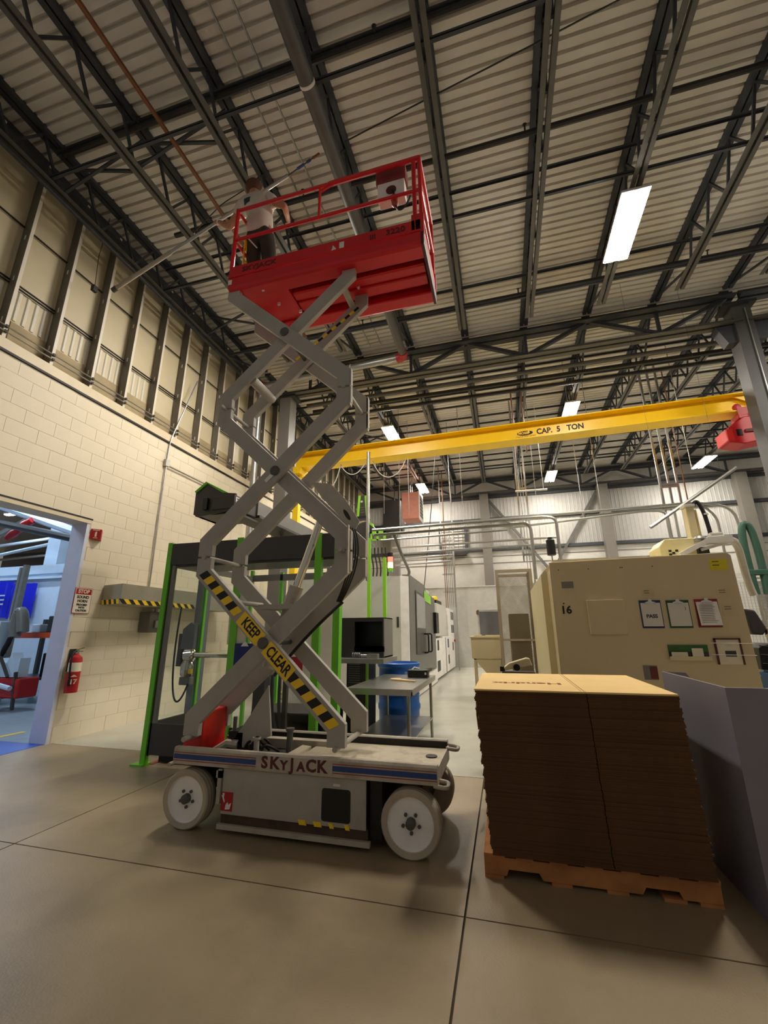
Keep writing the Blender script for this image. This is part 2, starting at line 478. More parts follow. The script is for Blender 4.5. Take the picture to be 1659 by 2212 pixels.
girder(8.78, -5.0, 5.05, 'long black roof girder spanning between the two grey columns')
girder(8.79, 5.15, 10.2, 'black roof girder to the right of the right hand column')
girder(18.62, -6.1, 10.2, 'dark girder along the top of the far wall')

def wide_column(x0,x1,y0,y1,z1,lab,m=m_col,cap=True):
    t = thing('steel_column', lab, 'column', ((x0+x1)/2,(y0+y1)/2,0))
    MB().box(x0,x1,y0,y0+.02,0,z1).box(x0,x1,y1-.02,y1,0,z1).box((x0+x1)/2-.008,(x0+x1)/2+.008,y0+.02,y1-.02,0,z1).build('shaft', m, t)
    MB().box(x0,x0+.012,y0+.02,y1-.02,.02,z1).box(x1-.012,x1,y0+.02,y1-.02,.02,z1).build('side_plate', m, t)
    MB().box(x0-.06,x1+.06,y0-.06,y1+.06,0,.025).build('base_plate', m, t)
    if cap: MB().box(x0-.12,x1+.12,y0-.04,y1+.04,z1,z1+.06).build('cap_plate', m_steel, t)
    return t
wide_column(-5.15,-4.85,8.7,9.03,7.26,'tall grey steel column behind the scissor arms, near the left wall')
tc = wide_column(4.92,5.24,8.7,9.02,7.72,'tall dark steel column at the right edge holding the girder',m_dcol)
MB().tube([(5.13,8.68,0.6),(5.13,8.68,7.6)],.013,6).build('conduit', m_galv, tc, smooth=True)
MB().prism([(4.6,7.3),(5.56,7.3),(5.4,6.9),(4.76,6.9)],'y',8.75,8.97).build('bracket', m_steel, tc)
for x, lab in ((-4.55,'far wall column nearest the left corner'),(-.44,'grey far wall column above the grey partition, left of the braces'),(4.4,'grey far wall column behind the tan machine'),(9.3,'far wall column at the right edge of the view')):
    wide_column(x-.19,x+.19,18.45,18.78,7.3,lab)

# ------------------------------------------------------------------ far wall
wf = structure('wall_far', m_farw, MB().box(-6.3,10.5,18.95,19.05,0,8.5))
cor = MB()
cor.box(-6.2,10.4,18.944,18.949,4.9,7.25)
for k in range(112):
    x = -6.2+k*.15
    cor.prism([(x,18.943),(x+.012,18.937),(x+.04,18.937),(x+.052,18.943)],'z',4.86,6.14)
    cor.prism([(x,18.943),(x+.012,18.937),(x+.04,18.937),(x+.052,18.943)],'z',6.3,7.2)
cor.build('ribbed_sheet', m_rib, wf, kind='stuff')
for z in (7.2,6.15,4.8):
    MB().box(-6.2,10.4,18.82,18.95,z,z+.13).build('girt', m_steel, wf)
for z in (4.55,4.25):
    MB().box(-6.2,10.4,18.93,18.952,z,z+.03).build('sheet_seam', m_mmid, wf)
for i, (a, b) in enumerate((((-.25,18.8,7.1),(2.0,18.8,3.9)),((4.2,18.8,7.1),(2.2,18.8,3.9)))):
    t = one('wall_brace', ['diagonal dark brace falling right from the far wall column','diagonal grey brace falling left from the far wall column behind the tan machine'][i], 'brace', m_steel2, MB().bar(a,b,.1,.1))
structure('wall_partition', m_part, MB().box(-5.9,2.6,18.3,18.4,0,3.2))
structure('trim_partition_cap', m_mlight, MB().box(-5.9,2.6,18.27,18.42,3.2,3.24))
t = thing('wall_fan', 'square louvred fan opening high on the far wall', 'vent', (-1.95,18.85,4.75))
MB().box(-2.55,-1.3,18.80,18.93,4.72,4.85).box(-2.55,-2.45,18.80,18.93,4.85,5.95).box(-1.4,-1.3,18.80,18.93,4.85,5.95).build('frame', m_steel, t)
MB().box(-2.45,-1.4,18.9,18.93,4.85,5.95).build('backing', m_white, t)
for k in range(7): MB().box(-2.45,-1.4,18.85,18.9,4.92+k*.14,4.94+k*.14).build('louvre', m_mmid, t)
for k in range(5): MB().box(-2.3+k*.2,-2.28+k*.2,18.84,18.86,4.86,5.9).build('guard_bar', m_mmid, t)
MB().box(-2.5,-1.35,18.6,18.82,4.62,4.76).build('sill', m_grime, t)

# ------------------------------------------------------------------ high-bay lamps (they light the hall)
def lamp(x, y, lab):
    t = thing('high_bay_lamp', lab, 'lamp', (x,y,7.30), 'twin panel high bay lamps under the roof joists')
    MB().box(x-.19,x+.19,y-.62,y+.62,7.335,7.38).build('housing', m_white, t, bevel=.006)
    for s in (-1,1):
        MB().box(x+s*.108-.066,x+s*.108+.066,y-.6,y+.6,7.32,7.334).build('light_panel', m_lamp, t)
        MB().tube([(x,y+s*.45,7.38),(x,y+s*.45,7.52)],.006,5).build('hanger', m_galv, t)
for gx, gn in ((2.26,'right'),(-2.93,'left'),(7.55,'far right')):
    for gy, gr in ((5.85,'nearest'),(11.75,'second'),(17.05,'farthest')):
        lamp(gx, gy, {('right','nearest'):'glaring twin panel lamp above the tan machine, nearest and largest',
          ('left','nearest'):'twin panel lamp mostly hidden above the red platform',
          ('right','second'):'twin panel lamp just above the lettering of the yellow beam',
          ('left','second'):'twin panel lamp above the left part of the yellow beam',
          ('left','farthest'):'far lamp beside the pink unit heater',
          ('right','farthest'):'far lamp under the middle of the yellow beam',
          ('far right','farthest'):'slanting far lamp left of the red hoist'}.get((gn,gr), f'twin panel lamp in the {gn} row beyond the right column, {gr}'))

# ------------------------------------------------------------------ pipes, bridging and braces under the deck
def pipe(name, lab, cat, pts, r, m, n=8, extra=None):
    xs = [p[0] for p in pts]; ysx = [p[1] for p in pts]
    t = thing(name, lab, cat, (sum(xs)/len(xs), sum(ysx)/len(ysx), min(p[2] for p in pts)))
    MB().tube(elbow(pts,.12), r, n).build('tube', m, t, smooth=True)
    return t
rows = [(3.04,7.95,.034,-5.5,'black sprinkler branch pipe nearest the front, crossing under the deck'),
        (4.52,7.95,.040,-4.9,'black sprinkler branch pipe passing just above the red platform'),
        (7.5,7.95,.040,-5.6,'black sprinkler branch pipe just in front of the main girder')]
for y, z, r, x0, lab in rows:
    t = pipe('sprinkler_pipe', lab, 'pipe', [(x0,y,z),(10,y,z)], r, m_pipe)
    for k in range(4):
        hx = -4.2+k*3.3 + (1.7 if y > 4 else 0)
        MB().lathe([(.012,0),(.012,.07),(.03,.075),(.03,.085),(.012,.09)],(hx,y-.02,z+.03),(0,-.4,.9),8).build('sprinkler_head', m_pipe, t)
br = [(3.03,7.53,'front'),(5.14,7.53,'second'),(7.12,7.53,'third'),(10.2,7.53,'fourth'),(12.6,7.53,'fifth'),(15.2,7.53,'sixth'),(17.4,7.53,'seventh')]
for y, z, q in br:
    t = thing('bridging_bar', f'thin steel bridging angle across the joist bottoms, {q} row from the front', 'bridging', (0,y,z))
    MB().box(-5.7,9.2,y-.022,y+.022,z,z+.006).box(-5.7,9.2,y-.022,y-.016,z,z+.045).build('angle', m_steel, t)
    MB().box(-5.7,9.2,y-.012,y+.032,8.08,8.086).box(-5.7,9.2,y+.026,y+.032,8.045,8.086).build('upper_angle', m_steel, t)
for i, (y, j) in enumerate(((3.15,0),(3.15,1),(6.3,0),(12.6,1),(15.2,0),(12.6,0))):
    a, b = JX[j], JX[j+1]
    t = thing('cross_brace', f'pair of crossing braces between roof joists {["by the wall at the front","beside the brown pipe","by the wall above the red platform","far back near the left lamp","far back at the left wall","behind the left column"][i]}', 'brace', ((a+b)/2,y,7.55))
    y += .09
    MB().bar((a,y,7.54),(b,y,8.06),.035,.035).build('brace', m_steel, t)
    MB().bar((a,y+.04,8.06),(b,y+.04,7.54),.035,.035).build('brace', m_steel, t)
for y in (10.4,11.6,12.9,14.1,15.6,16.8):
    pipe('sprinkler_pipe', f'dark branch pipe under the far deck, {["first","second","third","fourth","fifth","sixth"][[10.4,11.6,12.9,14.1,15.6,16.8].index(y)]} behind the yellow beam', 'pipe', [(-5.6,y,7.95),(10,y,7.95)], .03, m_pipe, 6)
# sprinkler main with its elbow and drop
t = thing('sprinkler_main', 'thick grey sprinkler main with red elbows above the red platform', 'pipe', (-1.7,8.0,5.0))
MB().tube([(-1.64,.4,7.35),(-1.70,7.86,7.35)],.085,14).build('long_run', m_steel2, t, smooth=True)
MB().tube(elbow([(-1.70,7.84,7.35),(-1.71,8.0,7.35),(-1.86,8.02,7.35)],.12),.105,14).build('elbow', m_signred, t, smooth=True)
MB().tube([(-1.84,8.02,7.35),(-5.30,8.2,7.35)],.08,14).build('cross_run', m_galv, t, smooth=True)
MB().tube(elbow([(-5.28,8.2,7.35),(-5.42,8.2,7.35),(-5.42,8.2,7.16)],.12),.1,14).build('elbow', m_signred, t, smooth=True)
MB().tube([(-5.42,8.2,7.18),(-5.42,8.2,0.0)],.075,14).build('riser', m_galv, t, smooth=True)
for (yy) in (2.9,):
    MB().lathe([(.088,0),(.092,.005),(.092,.03),(.088,.035)],(-1.66,yy,7.35),(0,1,0),16).build('clamp', m_paper, t)
MB().lathe([(.083,0),(.088,.005),(.088,.03),(.083,.035)],(-3.0,8.08,7.35),(1,0,0),16).build('clamp', m_paper, t)
pipe('brown_pipe', 'thin rusty brown pipe running along under the roof deck', 'pipe', [(-3.77,.4,7.75),(-3.77,8.4,7.75)], .03, m_rust)
pipe('ceiling_wire', 'slack black wire slung under the roof deck', 'wire', [tuple(WZ(745,306,8.0)),tuple(WZ(920,215,8.0)),tuple(WZ(1160,92,8.0)),tuple(WZ(1360,-12,8.0))], .010, m_pipe, 5)
pipe('ceiling_wire', 'black wire from the left joist to behind the worker', 'wire', [(-4.4,4.35,7.62),tuple(W(480,440,4.3)),tuple(W(600,365,4.2)),tuple(W(690,330,4.2))], .008, m_pipe, 5)
for i, dx in enumerate((-2.62,-2.35)):
    pipe('deck_conduit', ['left of two thin pale conduits under the deck','right of two thin pale conduits under the deck'][i], 'conduit', [(dx,.4,8.12),(dx,8.4,8.12)], .014, m_galv, 6)
for i, (y, z, r, x1) in enumerate(((9.35,7.33,.05,4.95),(9.75,7.36,.055,4.9),(10.05,7.3,.05,4.9))):
    pipe('long_pipe', ['pale pipe','dark pipe','lowest dark pipe'][i]+' running behind the main girder', 'pipe', [(-4.7,y,z),(9.5,y,z)], r, [m_steel2,m_pipe,m_pipe][i])
t = thing('sprinkler_drop', 'pair of thin brown pipes dropping behind the main girder', 'pipe', (.75,9.9,5.4))
for dx in (.62,.86): MB().tube([(dx,10.09,7.3),(dx,10.09,5.6)],.018,6).build('drop_tube', m_rust, t)
pipe('eave_pipe', 'dull dark pipe along the foot of the joist by the left wall', 'pipe', [(-5.70,.6,7.44),(-5.70,8.4,7.44)], .03, m_steel)

# ------------------------------------------------------------------ scissor lift
LX0, LX1, LY0, LY1 = -2.575, -.50, 3.13, 3.94
lift = thing('scissor_lift', 'raised scissor lift with grey base, white wheels and red platform', 'scissor lift', ((LX0+LX1)/2, (LY0+LY1)/2, 0))
# base frame
MB().prism([(3.13,.432),(3.13,.535),(3.14,.55),(3.175,.55),(3.185,.54),(3.185,.432)],'x',LX0,LX1).build('side_rail', m_liftw, lift)
bk = MB().prism([(3.89,.432),(3.89,.53),(3.90,.54),(3.935,.54),(3.94,.53),(3.94,.432)],'x',LX0,LX1-.03).build('side_rail', m_liftw, lift)
MB().box(LX0+.02,LX1-.03,3.884,3.889,.445,.527).build('rail_liner', m_grime, lift)
MB().box(-1.62,LX1-.03,3.186,3.883,.43,.478).build('deck_plate', m_deckp, lift)
MB().box(LX1-.03,LX1-.018,3.186,3.89,.40,.50).build('end_plate', m_liftw, lift)
MB().box(LX0+.01,-1.63,3.186,3.883,.425,.44).build('floor_pan', m_grime, lift)
MB().box(-2.5,-1.4,3.70,3.78,.441,.515).build('slide_rail', m_liftw, lift)
MB().prism([(-1.78,.441),(-1.62,.441),(-1.62,.50),(-1.70,.505)],'y',3.25,3.6).build('flap_plate', m_deckp, lift)
MB().cyl((-1.99,3.36,.44),(-1.99,3.36,.60),.022,10).cyl((-1.99,3.36,.585),(-1.99,3.36,.60),.034,10).build('stop_pin', m_lift, lift)
MB().cyl((-1.78,3.52,.44),(-1.78,3.52,.64),.026,10).cyl((-1.78,3.52,.625),(-1.78,3.52,.645),.036,10).build('stop_pin', m_steel2, lift)
MB().cyl((-.72,3.32,.479),(-.72,3.32,.486),.05,14).build('deck_cap', m_grime, lift)
MB().cyl((-.62,3.62,.479),(-.62,3.62,.486),.045,14).build('deck_cap', m_grime, lift)
MB().box(-2.64,-2.46,3.30,3.62,.44,.775).build('red_tank', mat('tank_red','#c91a12',.4), lift, bevel=.012)
MB().tube([(-2.40,3.4,.46),(-2.28,3.4,.53),(-2.2,3.42,.52)],.035,8).build('pump_hose', m_liftw, lift, smooth=True)
jk = MB()
for k in range(7):
    a = Vector((-2.28+.05*k, 3.40+.02*(k%3), .45))
    jk.tube(bez(a, a+Vector((.02,0,.12+.05*(k%3))), a+Vector((.05,.03,.2-.02*k)), a+Vector((.12,.1,.02)),8),.012,6)
jk.build('hydraulic_hoses', m_grime, lift, smooth=True, kind='stuff')
MB().box(-2.3,-2.15,3.42,3.58,.44,.62).build('valve_block', m_grime, lift, bevel=.01)
MB().cyl((-2.24,3.42,.62),(-2.24,3.42,.73),.016,8).build('valve_stem', m_steel2, lift)
# stripes and lettering on the rail
def strip(x0,x1,z0,z1,m,nm):
    MB().box(x0,x1,3.1275,3.13,z0,z1).build(nm, m, lift)
for a, b in ((LX0+.005,-1.85),(-1.24,LX1-.005)):
    strip(a,b,.470,.503,m_blue,'blue_stripe')
    strip(a,b,.512,.517,m_stred,'red_stripe'); strip(a,b,.456,.461,m_stred,'red_stripe')
strip(-1.846,-1.244,.440,.532,m_liftw,'name_plate')
nx = -1.815
for ch, sz, wd_ in (('S',.108,.082),('K',.108,.088),('Y',.082,.072),('J',.108,.066),('A',.082,.080),('C',.108,.088),('K',.108,.086)):
    lettering('name_lettering', ch, sz, (nx+wd_*.475,3.1265,.450+sz*.36), X1, Z1, m_maroon, lift, bold=.004, sx=1.05); nx += wd_*.95
# lower box between the wheels
MB().box(-2.13,-1.0,3.15,3.165,.125,.425).build('battery_door', m_lift, lift, bevel=.004)
MB().box(-2.10,-1.02,3.17,3.9,.07,.43).build('battery_box', m_grime, lift)
MB().prism([(-2.145,.032),(-.972,.032),(-.972,.064),(-2.145,.064)],'y',3.14,3.17).build('skid_bar', m_liftw, lift)
MB().box(-2.13,-.99,3.165,3.172,.064,.128).build('skid_plate', mat('rusty_plate','#4a3a28',.7,var=.3,scale=9), lift)
MB().box(-2.165,-2.135,3.135,3.17,.19,.42).box(-2.18,-2.135,3.135,3.16,.36,.41).build('door_hinge', m_lift, lift)
poly = []
cx, cz, hx, hz, rr = -1.218, .256, .106, .100, .018
for sx, sz, a0 in ((1,1,0),(-1,1,90),(-1,-1,180),(1,-1,270)):
    for k in range(5):
        a = math.radians(a0+22.5*k); poly.append((cx+sx*(hx-rr)+rr*math.cos(a), cz+sz*(hz-rr)+rr*math.sin(a)))
MB().prism(poly,'y',3.1465,3.15).build('door_opening', m_black, lift)
MB().box(-1.24,-1.19,3.1475,3.15,.372,.388).build('small_sticker', m_white, lift)
MB().box(-2.128,-2.03,3.1475,3.15,.148,.27).build('red_sticker', m_signred, lift)
st = MB()
st.prism([(-2.12,.262),(-2.105,.235),(-2.10,.262)],'y',3.1455,3.1475).prism([(-2.09,.158),(-2.05,.162),(-2.04,.205),(-2.062,.19),(-2.07,.206),(-2.084,.19)],'y',3.1455,3.1475).prism([(-2.125,.248),(-2.10,.20),(-2.095,.21),(-2.112,.25)],'y',3.1455,3.1475)
st.build('worn_lettering', m_white, lift, kind='stuff')
for k in range(4):
    x = -1.50+k*.115; w = .055 if k < 2 else .03
    MB().prism([(x,.148),(x+w,.148),(x+w+.012,.118),(x+.012,.118)],'y',3.1455,3.1495).build('hazard_patch', m_yel, lift)
# tie-down loops at the front end
for yy, zz in ((3.86,.50),(3.2,.43)):
    MB().tube(elbow([(-.53,yy-.06,zz),(-.44,yy-.06,zz-.01),(-.44,yy+.06,zz-.01),(-.53,yy+.06,zz)],.04),.014,8).build('tie_down', m_liftw, lift, smooth=True)
MB().cyl((-2.6,3.12,.425),(-2.6,3.16,.425),.016,8).build('tie_down', m_liftw, lift)
# wheels
def wheel(x, y, sgn, name):
    w = MB().lathe([(.155,.012),(.19,.0),(.2,.012),(.2,.035),(.195,.04),(.2,.045),(.2,.065),(.195,.07),(.2,.075),(.2,.11),(.19,.125),(.05,.125)],(x,y,.2),(0,sgn,0),36).build('wheel', m_tyre, lift, smooth=True)
    MB().lathe([(.158,.010),(.155,.018),(.148,.030),(.03,.036)][::-1],(x,y,.2),(0,sgn,0),32).build('wheel_disc', mat('disc_white','#f3efec',.4,var=.03,dirt='#b5a78e',dirt_amt=.25), w, smooth=True)
    MB().lathe([(.026,-.004),(.032,.0),(.034,.036),(.05,.037)],(x,y,.2),(0,sgn,0),16).build('hub', m_steel2, w, smooth=True)
    for k in range(5):
        a = 2*math.pi*k/5+.31*math.pi
        c = Vector((x+.057*math.cos(a), y+sgn*.024, .2+.057*math.sin(a)))
        MB().cyl(c, c+Vector((0,sgn*.014,0)),.0115,8).build('wheel_nut', m_steel2, w)
for x in (-2.43,-.69):
    wheel(x, 3.122, 1, 'a'); wheel(x, 3.945, -1, 'b')
    MB().cyl((x,3.24,.2),(x,3.84,.2),.03,10).box(x-.06,x+.06,3.28,3.8,.2,.43).build('axle', m_grime, lift)
MB().box(-.985,-.90,3.2,3.88,.06,.42).build('front_bulkhead', m_grime, lift)
# scissor arms
XA, XB = -2.515, -1.235
ZP = [.60, 2.055, 3.555, 5.0]
YO, YI, YIB, YOB = 3.185, 3.245, 3.64, 3.70
def arm(x0,z0,x1,z1,y,th,m,nm='scissor_arm',w=.142):
    # straight beam with short upright ends that carry the pins
    s = 1 if x1 > x0 else -1
    d = .135
    a, b = Vector((x0,z0)), Vector((x1,z1))
    path = [a+Vector((0,.008)), a+Vector((0,d)), b-Vector((0,d)), b-Vector((0,.008))]
    off = []
    h = w/2
    def side(sg):
        o = []
        for i, p in enumerate(path):
            ds = []
            if i > 0: ds.append((path[i]-path[i-1]).normalized())
            if i < 3: ds.append((path[i+1]-path[i]).normalized())
            n = sum(((Vector((-q.y,q.x))) for q in ds), Vector((0,0))).normalized()
            q = ds[0]; k = h/max(.5, n.dot(Vector((-q.y,q.x))))
            o.append(p+n*k*sg)
        return o
    L, R = side(1), side(-1)
    poly = [tuple(p) for p in L]+[tuple(p) for p in R[::-1]]
    return MB().prism(poly,'y',y-th/2,y+th/2).build(nm, m, lift, bevel=.004)
front = []
for st_ in range(3):
    za, zb = ZP[st_], ZP[st_+1]
    outer = (XB,za,XA,zb) if st_ % 2 == 0 else (XA,za,XB,zb)
    inner = (XA,za,XB,zb) if st_ % 2 == 0 else (XB,za,XA,zb)
    for yo, yi in ((YO,YI),(YOB,YIB)):
        arm(*outer,yo,.05,m_lift); arm(*inner,yi,.05,m_lift)
    zc = (za+zb)/2; xc = (XA+XB)/2
    MB().cyl((xc,YO-.045,zc),(xc,YOB+.045,zc),.022,12).build('centre_pin', m_steel2, lift, smooth=True)
    MB().lathe([(.046,0),(.046,.012),(.034,.022),(.01,.022)],(xc,YO-.026,zc),(0,-1,0),16).build('pin_cap', m_steel2, lift, smooth=True)
for z in ZP:
    for x in (XA,XB):
        MB().cyl((x,YO-.04,z),(x,YOB+.04,z),.02,10).build('cross_pin', m_lift, lift, smooth=True)
MB().cyl((-2.2,YI,1.66),(-2.2,YIB,1.66),.02,8).build('cross_tube', m_lift, lift, smooth=True)
MB().cyl((XA+.26,YI,3.86),(XA+.26,YIB,3.86),.05,12).build('cross_tube', m_lift, lift, smooth=True)
MB().cyl((XB-.1,YI,4.86),(XB-.1,YIB,4.86),.035,12).build('cross_tube', m_lift, lift, smooth=True)
MB().box(XA+.5,XB-.42,YI+.03,YIB-.03,1.60,1.64).build('cross_plate', m_lift, lift)
# hydraulic cylinder
p0, p1, p2 = Vector((-1.98,3.44,1.12)), Vector((-1.745,3.44,1.80)), Vector((-1.53,3.44,2.42))
MB().tube([p0,p0.lerp(p1,.75),p0.lerp(p1,.76),p1],[.05,.05,.062,.062],18).build('lift_cylinder', m_liftw, lift, smooth=True)
MB().tube([p1,p2],.035,18).build('cylinder_rod', m_chrome, lift, smooth=True)
pl = [(-1.72,2.83),(-1.52,2.80),(-1.36,2.62),(-1.22,2.40),(-1.27,2.30),(-1.62,2.68)]
MB().prism(pl,'y',3.60,3.612).build('cylinder_bracket', m_lift, lift)
ov = [(-1.345+.022*math.cos(a)-.03*math.sin(a), 2.47+.03*math.cos(a)*0-.0+.055*math.sin(a)) for a in (2*math.pi*k/14 for k in range(14))]
MB().prism(ov,'y',3.597,3.60).build('bracket_hole', m_black, lift)
hs = MB()
for k in range(4):
    dx = .005*k
    hs.tube(bez((-1.24+dx,3.34+.05*k,2.30),(-1.19+dx,3.36+.05*k,2.15),(-1.20+dx,3.38+.05*k,1.95),(-1.36,3.44+.03*k,1.66),12),.008,6)
hs.tube(bez((-1.33,3.5,1.66),(-1.5,3.5,1.52),(-1.7,3.5,1.35),(-1.95,3.5,1.05),10),.014,6)
hs.build('hose_bundle', m_black, lift, smooth=True, kind='stuff')
MB().bar((XB+.06,YO,2.26),(XB+.06,YO,1.86),.012,.035).build('hose_guard', m_liftw, lift)
MB().bar((XB+.06,YOB,2.26),(XB+.06,YOB,1.86),.012,.035).build('hose_guard', m_liftw, lift)
for yy in (YO,YOB):
    MB().bar((XB+.06,yy,3.36),(XB+.06,yy,3.74),.012,.05).build('hose_guard', m_liftw, lift)
# cover plate behind the lower arms
MB().prism([(-2.1,.75),(-1.95,.98),(-1.9,.6),(-2.15,.5),(-2.25,.55)],'y',3.42,3.44).build('arm_shield', m_lift, lift)
# KEEP CLEAR arm decals: yellow plate with black slanting bars, on the front face of the first outer arm
A0, A1 = Vector((XB,YO-.0265,ZP[0]+.135)), Vector((XA,YO-.0265,ZP[1]-.135))
ad = (A1-A0).normalized(); an = Vector((ad.z,0,-ad.x))
if an.z < 0: an = -an
Ltot = (A1-A0).length
def decal(t0, t1, n, nm):
    m = MB(); h = .04
    step = (t1-t0)/n
    for k in range(n*2):
        m.cm = k % 2
        a = t0+step*k/2; b = a+step/2; sk = .03
        q = [A0+ad*(a+sk)-an*h, A0+ad*(b+sk)-an*h, A0+ad*b+an*h, A0+ad*a+an*h]
        m._add([p for p in q]+[p+Vector((0,-.0015,0)) for p in q], [(0,1,2,3),(7,6,5,4),(0,4,5,1),(1,5,6,2),(2,6,7,3),(3,7,4,0)])
    m.build(nm, [m_yel,m_ink], lift)
decal(.0,.52,4,'hazard_decal'); decal(1.20,Ltot-.02,4,'hazard_decal')
def plate(t0,t1,txt):
    h = .060
    q = [A0+ad*t0-an*h, A0+ad*t1-an*h, A0+ad*t1+an*h, A0+ad*t0+an*h]
    MB()._add(q+[p+Vector((0,-.0016,0)) for p in q], [(0,1,2,3),(7,6,5,4),(0,4,5,1),(1,5,6,2),(2,6,7,3),(3,7,4,0)]).build('warning_plate', m_yel, lift)
    c = A0+ad*((t0+t1)/2)+Vector((0,-.0024,0))
    lettering('warning_lettering', txt, .118, c, -ad, an, m_ink, lift, bold=.003, sx=.74)
plate(.52,.83,'CLEAR'); plate(.90,1.18,'KEEP')
# third stage back arm decal and small label near the second pin
m = MB()
for k in range(14):
    m.cm = k % 2
    a, b = Vector((XA,YIB-.027,3.9)).lerp(Vector((XB,YIB-.027,4.83)), .42+k*.04), Vector((XA,YIB-.027,3.9)).lerp(Vector((XB,YIB-.027,4.83)), .42+(k+1)*.04)
    m.bar(a,b,.003,.03,up=(0,0,1))
m.build('hazard_decal', [m_yel,m_ink], lift)
MB().bar(W(573,1040,3.155),W(589,1024,3.155),.002,.035).build('arm_label', m_white, lift)

# platform
PX0, PX1, PY0, PY1 = -2.57, -.475, 3.12, 3.92
MB().prism([(3.12,5.07),(3.12,4.965),(3.135,4.94),(3.16,4.93),(3.29,4.93),(3.30,4.94),(3.30,5.07)],'x',PX0,PX1).build('platform_beam', m_red, lift)
MB().prism([(3.92,5.07),(3.92,4.965),(3.905,4.94),(3.88,4.93),(3.75,4.93),(3.74,4.94),(3.74,5.07)],'x',PX0,PX1).build('platform_beam', m_red, lift)
MB().box(PX0,PX1-.01,3.305,3.735,5.04,5.075).build('platform_floor', m_grime, lift)
MB().prism([(3.40,5.04),(3.40,4.985),(3.42,4.975),(3.50,4.975),(3.51,4.985),(3.51,5.0),(3.54,5.0),(3.54,4.985),(3.55,4.975),(3.66,4.975),(3.68,4.985),(3.68,5.04)],'x',-1.95,PX1-.02).build('deck_channel', m_red, lift)
MB().prism([(3.31,5.04),(3.31,4.96),(3.735,4.96),(3.735,5.04)],'x',PX0,-1.96).build('deck_channel', m_red, lift)
MB().box(PX1,PX1+.03,PY0,PY1,4.925,5.075).build('end_beam', m_dred, lift, bevel=.004)
MB().box(PX1+.0,PX1+.025,PY0+.02,PY1-.02,5.076,5.22).build('end_toe_board', m_red, lift)
MB().box(PX0,PX1,3.12,3.128,5.10,5.225).box(PX0,PX1,3.112,3.128,5.075,5.10).build('toe_board', m_red, lift)
MB().box(PX0,PX1,3.912,3.92,5.075,5.225).build('toe_board', m_red, lift)
MB().box(PX0-.004,PX0+.03,3.13,3.91,5.075,5.2).build('end_toe_board', m_red, lift)
MB().box(PX0+.0,PX0+.045,3.1175,3.12,4.99,5.05).build('small_sticker', m_white, lift)
MB().box(-1.30,-1.25,3.1165,3.12,5.11,5.185).build('paper_label', m_white, lift)
MB().prism([(-1.39,5.10),(-1.33,5.115),(-1.345,5.135),(-1.37,5.17),(-1.375,5.13)],'y',3.1165,3.12).build('scraped_patch', m_white, lift)
lettering('toe_lettering','SKYJACK',.085,(-2.21,3.1165,5.155),X1,Z1,m_maroon,lift,bold=.0015,sx=1.2)
lettering('toe_lettering','3220',.09,(-.72,3.1165,5.155),X1,Z1,m_maroon,lift,bold=.0015,sx=1.1)
lettering('toe_lettering','III',.08,(-.95,3.1165,5.145),X1,Z1,m_maroon,lift,bold=.0015,sx=1.1)
for x, y in ((-2.16,3.45),(-1.98,3.62),(-2.22,3.22)): MB().box(x,x+.03,y,y+.018,4.925,4.96).build('weld_tab', m_white, lift)
def rail(pts, r, nm='guard_rail', m=m_red): return MB().tube(elbow(pts,.05), r, 8).build(nm, m, lift, smooth=True)
for yy in (3.14,3.90):
    rail([(PX0,yy,6.05),(-1.42,yy,6.05)],.019); rail([(-1.45,yy,6.05),(PX1+.01,yy,6.05)],.026)
    rail([(PX0,yy,5.62),(PX1,yy,5.62)],.019)
    for x in (PX0+.01,): rail([(x,yy,5.2),(x,yy,6.06)],.022,'guard_post')
    rail([(-1.55,yy,5.62),(-1.55,yy,6.05)],.015,'guard_post')
    rail([(-.525,yy,5.08),(-.525,yy,6.06)],.022,'guard_post'); rail([(-.465,yy,5.08),(-.465,yy,6.06)],.02,'guard_post')
    MB().box(-.56,-.44,yy-.02,yy+.02,5.07,5.3).build('post_socket', m_red, lift)
for z in (6.05,5.62): rail([(-.465,3.14,z),(-.465,3.90,z)],.02)
rail([(PX0+.01,3.14,6.05),(PX0+.01,3.36,6.05)],.018); rail([(PX0+.01,3.14,5.62),(PX0+.01,3.36,5.62)],.018)
MB().bar((-1.55,3.14,5.98),(-1.40,3.14,6.04),.02,.03).build('rail_gusset', m_red, lift)
gy = MB()
gy.bar((PX0+.02,3.30,5.80),(PX0+.06,3.52,5.25),.012,.03).bar((PX0+.02,3.30,5.80),(PX0+.03,3.28,5.1),.012,.03).bar((PX0+.03,3.28,5.12),(PX0+.06,3.52,5.12),.012,.05).bar((PX0+.03,3.28,5.5),(PX0+.06,3.52,5.5),.012,.025)
gy.build('entry_gate', m_yel, lift)
MB().bar((PX0+.05,3.30,5.82),(PX0+.17,3.32,5.66),.008,.014).build('gate_chain', m_white, lift)
